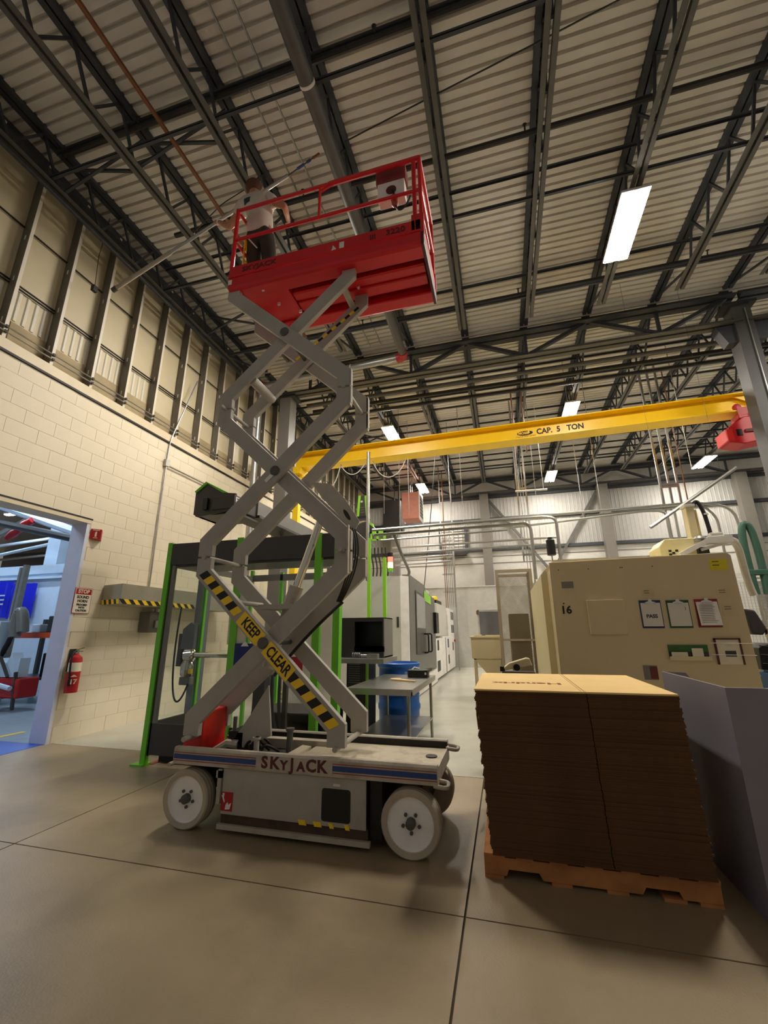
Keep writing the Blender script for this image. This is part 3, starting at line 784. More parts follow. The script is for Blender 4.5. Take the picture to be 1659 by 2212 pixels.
# control box with hanging plug
MB().box(-.93,-.64,3.22,3.34,5.74,6.02).build('control_box', m_white, lift, bevel=.008)
MB().box(-.945,-.625,3.21,3.35,5.95,6.14).build('control_lid', mat('dull_red','#7a2a28',.5), lift, bevel=.008)
MB().lathe([(.055,0),(.055,.008),(.02,.008)],(-.78,3.22,5.83),(0,-1,0),16).build('box_opening', m_maroon, lift)
MB().tube([(-.76,3.20,5.80),(-.745,3.20,5.72)],.014,6).build('cable', m_grime, lift)
MB().lathe([(.02,0),(.035,.02),(.038,.12),(.02,.15)],(-.735,3.20,5.57),(-.08,0,1),12).build('hanging_plug', mat('plug_red','#9a4a3a',.5), lift, smooth=True)
MB().tube(bez((-.73,3.2,5.57),(-.70,3.2,5.46),(-.62,3.18,5.48),(-.57,3.16,5.6)),.01,6).build('cable', m_grime, lift, smooth=True)

# ------------------------------------------------------------------ worker on the platform
def skin(name, m, pts, edges, radii, root=0, sub=2, parent=None, smooth=True):
    me = bpy.data.meshes.new(name); off = origin_of(parent) if parent else Vector((0,0,0))
    me.from_pydata([tuple(Vector(p)-off) for p in pts], edges, [])
    o = bpy.data.objects.new(name, me); COL.objects.link(o)
    o.modifiers.new('skin','SKIN'); 
    if not me.skin_vertices: 
        bpy.context.view_layer.update()
    for i, r in enumerate(radii):
        rr = r if isinstance(r, tuple) else (r,r)
        me.skin_vertices[0].data[i].radius = rr
        me.skin_vertices[0].data[i].use_root = (i == root)
    sb = o.modifiers.new('sub','SUBSURF'); sb.levels = sub; sb.render_levels = sub
    dg = bpy.context.evaluated_depsgraph_get(); dg.update()
    nm = bpy.data.meshes.new_from_object(o.evaluated_get(dg))
    o.modifiers.clear(); o.data = nm; nm.name = name
    nm.materials.clear(); nm.materials.append(m)
    for p in nm.polygons: p.use_smooth = smooth
    if parent: o.parent = parent
    return o
FZ = 5.075
man = thing('person', 'worker in beige t-shirt and dark trousers holding a long pole on the red platform', 'person', (-2.42,3.40,FZ))
H = {}
pts = [(-2.43,3.40,5.98),(-2.44,3.40,6.15),(-2.48,3.40,6.32),(-2.53,3.40,6.47),(-2.555,3.41,6.55),(-2.57,3.42,6.62),(-2.59,3.43,6.73),(-2.595,3.43,6.83),   #0-7 trunk, neck, head
       (-2.71,3.40,6.47),(-2.90,3.43,6.25),(-3.12,3.51,6.49),(-3.17,3.53,6.545),                                                           #8-11 left arm
       (-2.35,3.40,6.46),(-2.12,3.38,6.27),(-2.20,3.60,6.36),(-2.22,3.66,6.38),                                                                  #12-15 right arm
       (-2.49,3.40,5.93),(-2.48,3.41,5.52),(-2.475,3.40,5.16),(-2.47,3.49,5.10),                                                               #16-19 left leg
       (-2.34,3.40,5.93),(-2.28,3.41,5.52),(-2.24,3.40,5.16),(-2.22,3.49,5.10)]
ed = [(0,1),(1,2),(2,3),(3,4),(4,5),(5,6),(6,7),(3,8),(8,9),(9,10),(10,11),(3,12),(12,13),(13,14),(14,15),(0,16),(16,17),(17,18),(18,19),(0,20),(20,21),(21,22),(22,23)]
rd_ = [.12,.125,.135,.10,.06,.06,.088,.07, .062,.045,.030,.028, .062,.045,.030,.028, .085,.06,.042,.04, .085,.06,.042,.04]
skin('body', m_skin, pts, ed, rd_, 0, 2, man)
# short hair over the back and top of the head
hb = MB().lathe([(.03,-.012),(.075,.0),(.098,.03),(.106,.07),(.104,.11),(.085,.15),(.05,.172),(.01,.18)],(-2.59,3.418,6.69),(-.05,.02,1),18)
hb.v = [(x,y,z) for x,y,z in hb.v]
hair = hb.build('hair', m_hair, man, smooth=True)
fc = MB().lathe([(.03,-.0),(.07,.015),(.088,.06),(.085,.10),(.05,.13)],(-2.59,3.452,6.65),(-.05,.02,1),16).build('face', m_skin, man, smooth=True)
for s in (-1,1):
    MB().lathe([(.004,0),(.013,.006),(.013,.03),(.006,.04)],(-2.59+s*.096,3.43,6.72),(s*.15,-.1,1),8).build('ear', m_skin, man, smooth=True)
    MB().lathe([(.003,0),(.010,.004),(.010,.010),(.003,.014)],(-2.59+s*.035,3.534,6.745),(0,1,0),8).build('eye', m_white, man, smooth=True)
MB().tube([(-2.59,3.535,6.755),(-2.59,3.558,6.71),(-2.59,3.54,6.705)],[.008,.014,.01],8).build('nose', m_skin, man, smooth=True)
MB().tube([(-2.615,3.53,6.675),(-2.59,3.538,6.672),(-2.565,3.53,6.675)],.006,6).build('mouth', m_maroon, man, smooth=True)
# t-shirt with short sleeves
sp = [(-2.43,3.40,5.87),(-2.435,3.40,6.15),(-2.47,3.40,6.32),(-2.525,3.40,6.46),(-2.55,3.41,6.54),(-2.71,3.40,6.475),(-2.81,3.415,6.345),(-2.35,3.40,6.465),(-2.235,3.39,6.365)]
shirt = skin('t_shirt', m_shirt, sp, [(0,1),(1,2),(2,3),(3,4),(3,5),(5,6),(3,7),(7,8)], [.168,.165,.172,.14,.07,.094,.084,.094,.084], 1, 2, man)
sc_ = W(535,434,3.27); n_ = 6; pm = MB(); hit = {}
so = origin_of(man)
for i in range(n_+1):
    for j in range(n_+1):
        p = Vector((sc_.x-.045+.09*i/n_, 2.6, sc_.z-.05+.085*j/n_))
        ok, q, nn, fi = shirt.ray_cast(p-so, Y1)
        hit[i,j] = (q+so+Vector((0,-.004,0))) if ok else None
for i in range(n_):
    for j in range(n_):
        c4 = [hit[i,j],hit[i+1,j],hit[i+1,j+1],hit[i,j+1]]
        if all(c is not None for c in c4) and max(c.y for c in c4)-min(c.y for c in c4) < .06: pm.quad(*c4)
if pm.v: pm.build('shirt_print', mat('print_dark','#2b3b3c',.8), man, label='dark square print on the back of the shirt')
# trousers
tp = [(-2.43,3.40,6.02),(-2.43,3.40,5.95),(-2.50,3.40,5.86),(-2.485,3.41,5.50),(-2.475,3.40,5.15),(-2.33,3.40,5.86),(-2.28,3.41,5.50),(-2.24,3.40,5.15)]
skin('trousers', m_jean, tp, [(0,1),(1,2),(2,3),(3,4),(1,5),(5,6),(6,7)], [.135,.15,.105,.085,.068,.105,.085,.068], 1, 2, man)
for x in (-2.47,-2.235):
    MB().prism([(x-.045,3.33),(x+.045,3.33),(x+.05,3.50),(x+.03,3.58),(x-.03,3.58),(x-.05,3.50)],'z',FZ,FZ+.075).build('shoe', m_black, man, bevel=.02)
def hand(base, d, palm_n, grip, nm):
    """palm with four curled fingers and a thumb closing round the pole direction `grip`"""
    base, d, n, g = Vector(base), Vector(d).normalized(), Vector(palm_n).normalized(), Vector(grip).normalized()
    pt, e, r = [base, base+d*.045, base+d*.085], [(0,1),(1,2)], [(.026,.022),(.036,.02),(.036,.018)]
    for k in range(4):
        root = base+d*.085+g*(-.03+.02*k); ln = (.026,.03,.028,.022)[k]
        i = len(pt)
        pt += [root, root+d*ln*.8+n*.012, root+d*ln*.5+n*.042, root-d*.012+n*.046]
        e += [(2,i),(i,i+1),(i+1,i+2),(i+2,i+3)]; r += [.010,.0095,.009,.0075]
    i = len(pt)
    rt = base+d*.035-g*.032
    pt += [rt, rt+n*.024-g*.006+d*.01, rt+n*.046+d*.026]; e += [(1,i),(i,i+1),(i+1,i+2)]; r += [.012,.011,.009]
    skin(nm, m_skin, pt, e, r, 1, 2, man)
PD = (W(690,332,3.56)-W(245,628,3.56)).normalized()
hand((-3.165,3.528,6.54),(-.45,.25,.35),(.35,.55,.1),PD,'hand')
hand((-2.22,3.66,6.38),(-.3,.8,.25),(-.3,.1,.9),(.9,.2,.1),'hand')
MB().lathe([(.033,0),(.036,.004),(.036,.016),(.033,.02)],(-3.135,3.515,6.505),(-.5,.2,.55),12).build('wrist_band', m_white, man, smooth=True)

pole = thing('cleaning_pole', 'very long pale pole held by the worker, its dark tip near the wall studs', 'pole', tuple(W(245,628,3.56)))
a, b = W(252,622,3.56), W(622,379,3.56)
MB().tube([a, a.lerp(b,.33)],.026,10).build('lower_section', mat('pole_fuzz','#a59a8a',.9,bump=.4,bscale=90), pole, smooth=True)
MB().tube([a.lerp(b,.33), b],.021,10).build('upper_section', m_galv, pole, smooth=True)
MB().tube([a+(a-b).normalized()*.07, a],.033,10).build('tip', mat('tip_grey','#4a4740',.8), pole, smooth=True)
c = W(690,332,3.56)
MB().tube([b,c],.008,6).build('wire', m_pipe, pole)
for t0, t1, mm in ((.30,.52,m_blue),(.60,.72,m_blue),(.8,1.0,m_rust)):
    MB().tube([b.lerp(c,t0),b.lerp(c,t1)],.017,8).build('coupling', mm, pole, smooth=True)

# ------------------------------------------------------------------ cartons on a pallet
t = thing('pallet', 'worn wooden pallet under the carton stack', 'pallet', (.38,3.59,0))
for y in (3.07,3.565,4.06):
    MB().prism([(-.225,.016),(-.10,.016),(-.085,.05),(.085,.05),(.105,.016),(.62,.016),(.64,.05),(.80,.05),(.815,.016),(1.0,.016),(1.0,.108),(-.225,.108)],'y',y,y+.04).build('stringer', m_wood, t)
for k in range(7):
    x = -.225+k*.187; w = .095 if k not in (0,6) else .12
    MB().box(x,min(x+w,1.0),3.06,4.105,.108,.126+rnd(-.001,.001)).build('deck_board', m_wood, t)
for x in (-.225,.15,.44,.72,.89):
    MB().box(x,x+.11,3.065,4.10,.0,.0155).build('bottom_board', m_wood, t)
NC = 88; zc0 = .128; dz = (1.05-zc0)/NC
xc = 0
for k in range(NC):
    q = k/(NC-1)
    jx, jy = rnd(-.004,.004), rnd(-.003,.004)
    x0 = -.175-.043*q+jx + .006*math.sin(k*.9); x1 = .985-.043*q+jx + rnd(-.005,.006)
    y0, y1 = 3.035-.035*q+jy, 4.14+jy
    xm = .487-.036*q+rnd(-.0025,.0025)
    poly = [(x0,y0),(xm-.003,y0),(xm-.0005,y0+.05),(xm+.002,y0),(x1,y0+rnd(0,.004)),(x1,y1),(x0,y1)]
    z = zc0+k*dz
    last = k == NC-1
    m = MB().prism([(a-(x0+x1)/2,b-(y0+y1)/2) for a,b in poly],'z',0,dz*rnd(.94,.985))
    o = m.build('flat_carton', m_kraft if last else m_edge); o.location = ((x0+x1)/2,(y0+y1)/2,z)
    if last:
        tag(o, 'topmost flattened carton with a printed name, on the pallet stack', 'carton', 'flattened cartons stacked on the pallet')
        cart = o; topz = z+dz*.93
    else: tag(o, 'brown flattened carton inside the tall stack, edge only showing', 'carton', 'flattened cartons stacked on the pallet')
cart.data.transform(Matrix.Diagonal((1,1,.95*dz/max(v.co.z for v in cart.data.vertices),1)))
topz = cart.location.z+.95*dz
lettering('printed_name','Hendrix',.125,(.125,3.40,topz+.0004),-X1,-Y1,mat('brown_ink','#7a3d1e',.8),cart,bold=.004,sx=1.12,extrude=.0003)
MB().box(.440,.444,3.02,4.13,topz,topz+.0006).build('slit', m_edge, cart)
MB().box(.424,.4265,3.02,4.13,topz,topz+.0005).build('crease', m_edge, cart)
one('loose_flap', 'bent brown flap hanging off the left side of the carton stack', 'cardboard', m_edge, MB().prism([(-.248,.70),(-.236,.70),(-.232,.95),(-.238,1.0),(-.25,.97),(-.256,.8)],'y',3.55,3.75))

# grey plastic sheet standing folded at the right edge
t = thing('plastic_screen', 'tall grey plastic sheet standing folded at the right edge beside the cartons', 'screen', (1.6,3.3,0))
MB().box(1.155,1.167,2.945,3.95,0,1.1).build('side_sheet', m_bin, t)
MB().box(1.155,2.6,2.933,2.945,0,1.1).build('front_sheet', m_bin, t)
MB().prism([(1.168,1.10),(1.31,1.095),(1.335,1.06)],'y',3.93,3.936).build('torn_flap', m_bin, t)

# ------------------------------------------------------------------ tan machine with the big flat panel
mc = thing('tan_machine', 'big tan machine with a flat front panel carrying clipboards', 'machine', (1.6,6.6,0))
MB().prism([(.585,.05),(2.56,.05),(2.535,2.22),(2.50,2.255),(.60,2.225)],'y',5.6,5.63).build('front_panel', m_tan, mc, bevel=.004)
MB().prism([(.52,0),(2.35,0),(2.35,2.30),(.68,2.30),(.52,2.12)],'y',5.95,8.4).build('body', m_cream, mc)
MB().box(.60,2.5,5.63,5.95,.05,2.15).build('panel_frame', m_tan, mc)
for x in (.70,1.04,1.39,1.41,1.73): MB().lathe([(.008,0),(.006,.006)],(x,5.6,2.13),(0,-1,0),8).build('bolt', m_steel2, mc)
MB().box(.965,1.355,5.555,5.6,1.365,1.755).build('cover_box', m_tan, mc, bevel=.004)
MB().box(.715,.85,5.5965,5.6,1.905,1.985).build('grey_plate', m_mmid, mc)
lettering('machine_number','16',.125,(.735,5.597,1.645),X1,Z1,m_ink,mc,bold=.004)
MB().lathe([(.009,0),(.009,.003)],(.715,5.599,1.725),(0,-1,0),8).build('paint_dot', m_ink, mc)
MB().box(1.46,1.60,5.5965,5.6,.88,1.03).build('picture_sticker', m_mmid, mc)
MB().box(1.525,1.60,5.595,5.5965,.89,1.02).build('red_sticker', mat('dull_maroon','#6a3026',.6), mc)
MB().box(2.31,2.48,5.5965,5.6,2.055,2.18).build('yellow_tag', mat('tag_yellow','#d8c814',.5), mc)
for z in (2.15,2.11): MB().box(2.335,2.40,5.595,5.5965,z,z+.008).build('tag_line', m_ink, mc)
for x0,x1,z0,z1 in ((1.575,1.70,1.785,1.875),(2.32,2.46,1.74,1.86),(2.34,2.48,1.55,1.68)):
    MB().box(x0,x1,5.597,5.6,z0,z1).build('taped_note', mat('note','#c9b892',.7), mc)
    for k in range(2): MB().box(x0+.02,x0+(x1-x0)*.6,5.5955,5.597,z1-.03-.025*k,z1-.024-.025*k).build('note_line', m_mgrey, mc)
def clipboard(x0,x1,z0,z1,m,lab,txt,tilt=0):
    t = thing('clipboard', lab, 'clipboard', ((x0+x1)/2,5.59,z0))
    c = (x0+x1)/2
    MB().box(x0,x1,5.590,5.5965,z0,z1).build('board', m, t)
    pp = MB().prism([(5.588,z1-.03),(5.588-tilt,z0+.02),(5.5895-tilt,z0+.02),(5.5899,z1-.03)],'x',x0+.012,x1-.008).build('sheet', m_paper, t)
    MB().prism([(c-.06,z1-.035),(c+.06,z1-.035),(c+.05,z1-.022),(c+.02,z1-.012),(c+.015,z1+.012),(c-.015,z1+.012),(c-.02,z1-.012),(c-.05,z1-.022)],'y',5.574,5.588).build('clip', m_chrome, t, bevel=.002)
    if txt == 'PASS': lettering('sheet_lettering','PASS',.055,(c,5.5865,z0+.13),X1,Z1,m_mgrey,t,bold=.002)
    elif txt == 'lines':
        for k in range(11):
            z = z1-.07-k*.0185; yy = 5.5872-tilt*(z1-z)/(z1-z0)
            MB().box(x0+.03,x1-.03-rnd(0,.04),yy-.001,yy,z,z+.004).build('text_line', m_mmid, t)
    else:
        lettering('sheet_mark',')',.05,(x1-.045,5.5865,z1-.09),X1,Z1,m_mgrey,t)
clipboard(1.525,1.745,1.43,1.74,mat('board_blue','#1d2c5c',.5),'blue clipboard with a PASS sheet, leftmost on the tan panel','PASS')
clipboard(1.80,2.025,1.43,1.735,mat('board_green','#1d4a34',.5),'dark green clipboard with a nearly blank sheet, middle of three','mark')
clipboard(2.08,2.305,1.435,1.74,mat('board_red','#8a1d26',.5),'red clipboard with a curling printed sheet, rightmost of three','lines',.03)
t = thing('wall_tray', 'clear tray with green backing and small cards under the clipboards', 'tray', (1.92,5.56,1.10))
MB().box(1.74,2.12,5.585,5.599,1.18,1.25).build('green_strip', mat('felt_green','#3f6a33',.8), t)
MB().box(1.74,2.12,5.59,5.599,1.12,1.18).build('dark_strip', m_mgrey, t)
MB().box(1.755,1.91,5.56,5.564,1.105,1.175).build('card', m_sign, t); MB().box(1.955,2.06,5.56,5.564,1.10,1.215).build('card', m_sign, t)
MB().box(1.73,2.13,5.555,5.595,1.09,1.10).box(1.73,2.13,5.553,5.556,1.10,1.13).build('tray_lip', m_cream, t)
t = thing('framed_sheet', 'dark framed sheet with a small dark square, right of the tray', 'frame', (2.32,5.58,1.05))
MB().box(2.19,2.205,5.58,5.6,1.05,1.32).box(2.42,2.435,5.58,5.6,1.05,1.32).box(2.19,2.435,5.58,5.6,1.305,1.32).build('frame', m_maroon, t)
MB().box(2.205,2.42,5.59,5.598,1.05,1.305).build('sheet', m_sign, t)
MB().box(2.275,2.375,5.588,5.59,1.13,1.19).build('dark_square', m_mgrey, t)
lettering('sheet_line','- - - -',.03,(2.32,5.589,1.25),X1,Z1,m_mmid,t)
for z in (1.145,1.265): MB().tube([(2.14,5.575,z+.005),(2.55,5.575,z)],.004,5).build('band', m_paper, t)

# robot on top of the tan machine
t = thing('take_out_robot', 'cream take-out robot on top of the tan machine with a black hose', 'robot', (2.55,6.6,2.3))
MB().box(2.56,2.66,6.55,6.68,2.56,3.07).build('column', m_cream, t, bevel=.01)
MB().box(2.66,2.70,6.58,6.66,2.56,3.02).build('column_cover', mat('cover_yellow','#e0c98a',.5), t, bevel=.006)
MB().box(2.545,2.675,6.53,6.7,3.05,3.09).build('column_cap', m_mlight, t, bevel=.006)
MB().prism([(2.10,2.30),(2.16,2.30),(2.24,2.58),(2.18,2.58)] if False else [(2.12,2.30),(2.55,2.30),(2.55,2.60),(2.20,2.60),(2.12,2.50)],'y',6.45,6.9).build('drive_box', mat('robot_cream','#e6d9a0',.45), t, bevel=.01)
for x, z in ((2.22,2.42),(2.26,2.39),(2.22,2.37),(2.30,2.42)): MB().box(x,x+.035,6.447,6.45,z,z+.03).build('black_square', m_ink, t)
MB().bar((2.32,6.4,2.36),(2.68,6.4,2.545),.1,.06).build('arm', m_white, t)
MB().box(2.66,2.95,6.36,6.5,2.50,2.59).build('arm', m_white, t, bevel=.006)
MB().lathe([(.07,0),(.075,.02),(.05,.05),(.02,.055)],(2.60,6.42,2.555),(0,0,1),12).build('motor', m_galv, t, smooth=True)
MB().box(2.72,2.88,6.4,6.5,2.59,2.65).build('head_block', m_mlight, t, bevel=.02)
MB().bar((2.60,6.45,2.43),(2.95,6.45,2.52),.05,.035).build('link', m_white, t)
MB().box(2.58,2.70,6.45,6.55,2.36,2.47).build('gear_housing', m_mgrey, t, bevel=.01)
MB().tube(bez((2.68,6.6,3.07),(2.72,6.6,3.22),(2.80,6.6,3.12),(2.79,6.55,2.62),14),.026,8).build('black_hose', m_black, t, smooth=True)
MB().lathe([(.03,0),(.03,.02)],(2.795,6.57,2.93),(0,0,1),10).build('hose_ring', m_paper, t)
t = thing('clear_hose', 'milky clear hose hanging behind the right edge of the tan panel', 'hose', (3.05,6.9,1.9))
MB().tube(bez((2.94,6.43,2.545),(3.15,6.6,2.55),(3.2,6.9,2.2),(3.28,6.9,1.85),12),.045,10).build('tube', m_whose, t, smooth=True)
t = thing('green_hose', 'thick green hose hung in a loop beyond the tan panel', 'hose', (3.65,7.5,1.9))
MB().tube(bez((3.60,7.5,1.9),(3.58,7.5,2.6),(3.58,7.5,3.05),(3.69,7.5,2.95),12)+bez((3.69,7.5,2.95),(3.76,7.5,2.9),(3.76,7.5,2.4),(3.74,7.5,1.9),12)[1:],.05,10).build('tube', m_hose, t, smooth=True)
MB().box(3.50,4.3,7.45,7.55,2.18,2.26).build('hose_manifold', m_hose, t, bevel=.01)
t = thing('mesh_fence', 'steel wire mesh fence with pale rails at the right of the tan machine', 'fence', (3.9,8.0,0))
MB().box(3.3,4.8,7.98,8.02,2.14,2.17).box(3.3,4.8,7.98,8.02,2.20,2.27).build('top_rail', m_white, t)
for x in (3.42,4.05,4.75): MB().box(x,x+.04,7.98,8.02,0,2.2).build('post', m_galv, t)
ms = MB()
for k in range(32): ms.box(3.3+k*.045,3.304+k*.045,7.998,8.002,.9,2.14)
for k in range(28): ms.box(3.3,4.75,7.997,8.001,.9+k*.045,.904+k*.045)
ms.build('wire_mesh', m_galv, t, kind='stuff')
t = thing('black_machine', 'black trimming machine with handles beyond the tan panel', 'machine', (3.1,6.5,0))
MB().prism([(2.90,0.95),(3.5,.95),(3.5,1.22),(3.05,1.25),(2.92,1.20)],'y',6.3,6.9).build('body', m_black, t, bevel=.01)
MB().prism([(2.90,1.66),(3.02,1.64),(3.10,1.42),(3.05,1.34),(2.93,1.36)],'y',6.4,6.6).build('motor', m_mgrey, t, bevel=.02)
MB().lathe([(.03,0),(.07,.02),(.07,.12),(.03,.14)],(3.15,6.45,1.30),(0,-.3,1),14).build('knob', m_chrome, t, smooth=True)
MB().box(3.12,3.35,6.4,6.6,1.46,1.52).build('white_guard', m_white, t)
for k in range(3): MB().tube([(2.92,6.3,1.02+k*.1),(3.15,6.28,1.0+k*.1)],.008,6).build('rod', m_chrome, t)
MB().box(2.92,3.5,6.32,6.88,.86,.95).build('table_edge', m_galv, t)
MB().box(2.95,3.45,6.4,6.8,0,.86).build('stand', m_mgrey, t)
t = thing('blue_tote', 'blue tote with a white label below the black machine', 'tote', (3.0,6.05,.62))
MB().box(2.86,3.3,5.95,6.28,.62,.93).build('shell', m_drum, t, bevel=.01)
MB().box(2.85,3.31,5.94,6.29,.90,.93).build('rim', m_drum, t)
MB().box(2.98,3.12,5.945,5.95,.68,.80).build('label_card', m_paper, t)
one('tote_stand', 'low grey stand carrying the blue tote', 'stand', m_mmid, MB().box(2.86,3.3,5.96,6.27,0,.615))

# mesh guard, hopper and cream feeder between the aisles
t = thing('mesh_guard', 'tan steel guard box of expanded mesh left of the tan machine', 'guard', (.3,9.4,0))
for x, y in ((-.10,9.0),(.56,9.0),(-.10,9.8),(.56,9.8)): MB().box(x,x+.06,y,y+.06,0,2.62).build('post', m_guard, t)
for y in (9.0,9.8): MB().box(-.04,.56,y,y+.05,2.56,2.62).build('rail', m_guard, t)
for x in (-.1,.56): MB().box(x,x+.05,9.06,9.8,2.57,2.62).build('rail', m_guard, t)
MB().box(-.04,.56,9.0,9.03,1.22,1.26).build('rail', m_guard, t)
ms = MB()
for face in ('front','left','back'):
    for k in range(-24,52):
        for s in (1,-1):
            z0 = k*.05
            a, b = (0,z0), (.60,z0+1.1)
            lo, hi = .05, 2.55
            pts = []
            for tt in (i/1 for i in range(2)): pts.append((a[0]+(b[0]-a[0])*tt, a[1]+(b[1]-a[1])*tt))
            (u0,v0),(u1,v1) = pts
            if v1 <= lo or v0 >= hi: continue
            if v0 < lo: u0 += (lo-v0)*(u1-u0)/(v1-v0); v0 = lo
            if v1 > hi: u1 -= (v1-hi)*(u1-u0)/(v1-v0); v1 = hi
            if s < 0: u0, u1 = .60-u0, .60-u1
            if face == 'front': p, q = (-.04+u0,9.03,v0), (-.04+u1,9.03,v1)
            elif face == 'back': p, q = (-.04+u0,9.83,v0), (-.04+u1,9.83,v1)
            else: p, q = (.585,9.06+u0*1.25,v0), (.585,9.06+u1*1.25,v1)
            ms.bar(p,q,.017,.004)
ms.build('expanded_mesh', m_guard, t, kind='stuff')
MB().box(.1,.5,9.3,9.7,.0,1.75).build('enclosed_unit', mat('guard_inner','#75684f',.6), t, bevel=.02)
t = thing('hopper', 'tan hopper with a sloping chute and thin legs before the mesh guard', 'hopper', (-.4,10.2,0))
MB().box(-.74,-.06,10.0,10.6,.83,1.27).build('bin', m_tan, t)
MB().prism([(-.70,.83),(-.06,.83),(-.1,.5),(-.42,.5)],'y',10.02,10.58).build('chute', m_tan, t)
for x in (-.70,-.12):
    for y in (10.02,10.55): MB().box(x,x+.04,y,y+.04,0,.83).build('leg', m_tan, t)
MB().box(-.78,-.04,9.97,10.62,1.27,1.30).build('rim', m_cream, t)
MB().box(-.66,-.50,10.0,10.2,1.30,1.335).build('scrap', m_cream, t); MB().box(-.42,-.1,10.0,10.2,1.30,1.325).build('scrap', m_cream, t)
t = thing('window_hood', 'grey glazed hood standing on the back of the hopper', 'hood', (-.3,10.4,1.31))
MB().box(-.58,-.54,10.3,10.34,1.31,1.88).box(-.08,-.04,10.3,10.34,1.31,1.88).box(-.58,-.04,10.3,10.34,1.84,1.88).build('frame', m_mlight, t)
MB().box(-.54,-.08,10.31,10.33,1.31,1.84).build('pane', mat('hood_pane','#77767c',.2), t)
MB().box(-.60,-.55,10.27,10.31,1.78,1.86).build('latch', m_rust, t)
t = thing('feeder_arm', 'cream cone shaped feeder with a black knob behind the cartons', 'feeder', (.08,5.1,.0))
MB().prism([(-.04,1.03),(-.02,1.0),(.22,1.05),(.255,1.055),(.235,1.125),(.20,1.13),(.02,1.075)],'y',5.0,5.12).build('nose', m_cream, t, bevel=.008)
MB().lathe([(.035,0),(.035,.02)],(.095,5.0,1.035),(0,-1,0),14).build('knob', m_black, t)
MB().box(-.08,-.03,5.02,5.1,.99,1.04).build('coupling', m_black, t, bevel=.006)
MB().box(-.06,.28,5.0,5.2,.90,.985).build('bed', m_mgrey, t)
MB().box(.0,.2,5.02,5.18,0,.9).build('pedestal', m_mgrey, t)

# ------------------------------------------------------------------ glazed green cell behind the lift
cell = thing('machine_cell', 'glazed robot cell with lime green posts behind the scissor lift', 'enclosure', (-2.87,5.2,0))
def gpost(x0,x1,y0,y1,z1,z0=0): return MB().box(x0,x1,y0,y1,z0,z1).build('post', m_green, cell)
gpost(-4.012,-3.947,4.34,4.40,2.505); gpost(-3.012,-2.925,4.335,4.40,2.51); gpost(-1.995,-1.915,4.335,4.40,2.50); gpost(-1.76,-1.685,4.335,4.42,2.49)
MB().box(-4.10,-3.94,4.30,4.44,0,.02).build('foot', m_green, cell)
MB().box(-3.945,-3.925,4.36,4.40,.1,2.22).build('gasket', m_mgrey, cell); MB().box(-3.925,-3.885,4.36,4.40,.43,2.22).build('profile', m_mmid, cell)
MB().box(-3.95,-1.74,4.342,4.40,2.225,2.49).build('header', m_mgrey, cell)
MB().box(-3.95,-1.74,4.40,4.9,2.20,2.225).build('header_soffit', m_mgrey, cell)
for a, b in ((-3.945,-3.012),(-2.925,-1.995)):
    MB().box(a,b,4.36,4.385,.11,.43).build('kick_panel', m_mgrey, cell)
    MB().box(a+.02,b-.01,4.368,4.374,.43,2.225).build('glass', m_glass, cell)
gpost(-4.0,-3.955,5.08,5.12,2.4); 
MB().box(-3.99,-3.97,4.42,5.08,.43,2.3).build('glass', m_glass, cell)
MB().box(-4.0,-3.96,4.42,5.08,.10,.43).build('kick_panel', m_mgrey, cell)
MB().box(-4.0,-3.96,4.40,6.2,2.22,2.3).build('side_rail', m_mmid, cell)
gpost(-4.0,-3.95,6.2,6.25,2.4); gpost(-3.45,-3.40,6.2,6.25,2.35)
MB().box(-3.95,-2.5,6.2,6.25,2.22,2.32).build('back_rail', m_mmid, cell)
MB().box(-3.9,-1.95,4.5,6.15,.01,.07).build('drip_tray', m_grime, cell)
t = thing('robot_column', 'blue grey robot column with a chromed joint inside the glazed cell', 'robot', (-4.1,5.3,0))
MB().box(-4.17,-4.03,5.16,5.30,0,2.15).build('column', mat('robot_bluegrey','#6d7178',.4), t, bevel=.012)
MB().prism([(-4.22,1.20),(-4.02,1.20),(-4.02,1.52),(-4.10,1.55),(-4.22,1.46)],'y',5.02,5.16).build('drive_cover', mat('robot_bluegrey','#6d7178',.4), t, bevel=.01)
MB().box(-4.29,-4.22,5.05,5.14,.98,1.40).build('side_plate', m_mgrey, t)
MB().lathe([(.05,0),(.085,.02),(.085,.12),(.05,.14)],(-4.11,5.0,1.12),(1,0,.1),16).build('joint', m_chrome, t, smooth=True)
MB().lathe([(.07,0),(.085,.03),(.085,.14),(.06,.2)],(-4.06,5.0,.86),(0,0,1),16).build('wrist', m_chrome, t, smooth=True)
MB().box(-4.13,-3.98,4.95,5.05,.76,.86).build('flange', m_mmid, t, bevel=.01)
MB().box(-3.99,-3.94,4.93,4.97,.90,.96).build('yellow_cap', m_yel, t, bevel=.008)
MB().tube([(-3.98,5.0,1.13),(-3.28,5.0,1.13)],.035,14).build('chrome_tube', m_chrome, t, smooth=True)
MB().tube(bez((-4.22,4.95,1.75),(-4.25,4.9,.9),(-4.15,4.9,.2),(-3.98,4.95,.78),18),.012,7).build('cable', m_black, t, smooth=True)
t = thing('tool_pile', 'dark tooling with hoses on the floor of the glazed cell', 'tooling', (-2.7,5.2,.07))
MB().box(-3.2,-2.2,5.2,5.9,.072,.45).build('base', m_grime, t, bevel=.02)
MB().box(-3.0,-2.85,4.9,5.05,.07,1.0).box(-2.55,-2.50,4.8,4.85,.07,.9).build('upright', m_mgrey, t)
for k in range(4): MB().tube(bez((-2.9+.1*k,5.0,.9),(-2.8+.1*k,4.8,.1),(-2.5,4.8,.3-.05*k),(-2.15,4.9,.12),14),.02,7).build('hose', m_black, t, smooth=True)
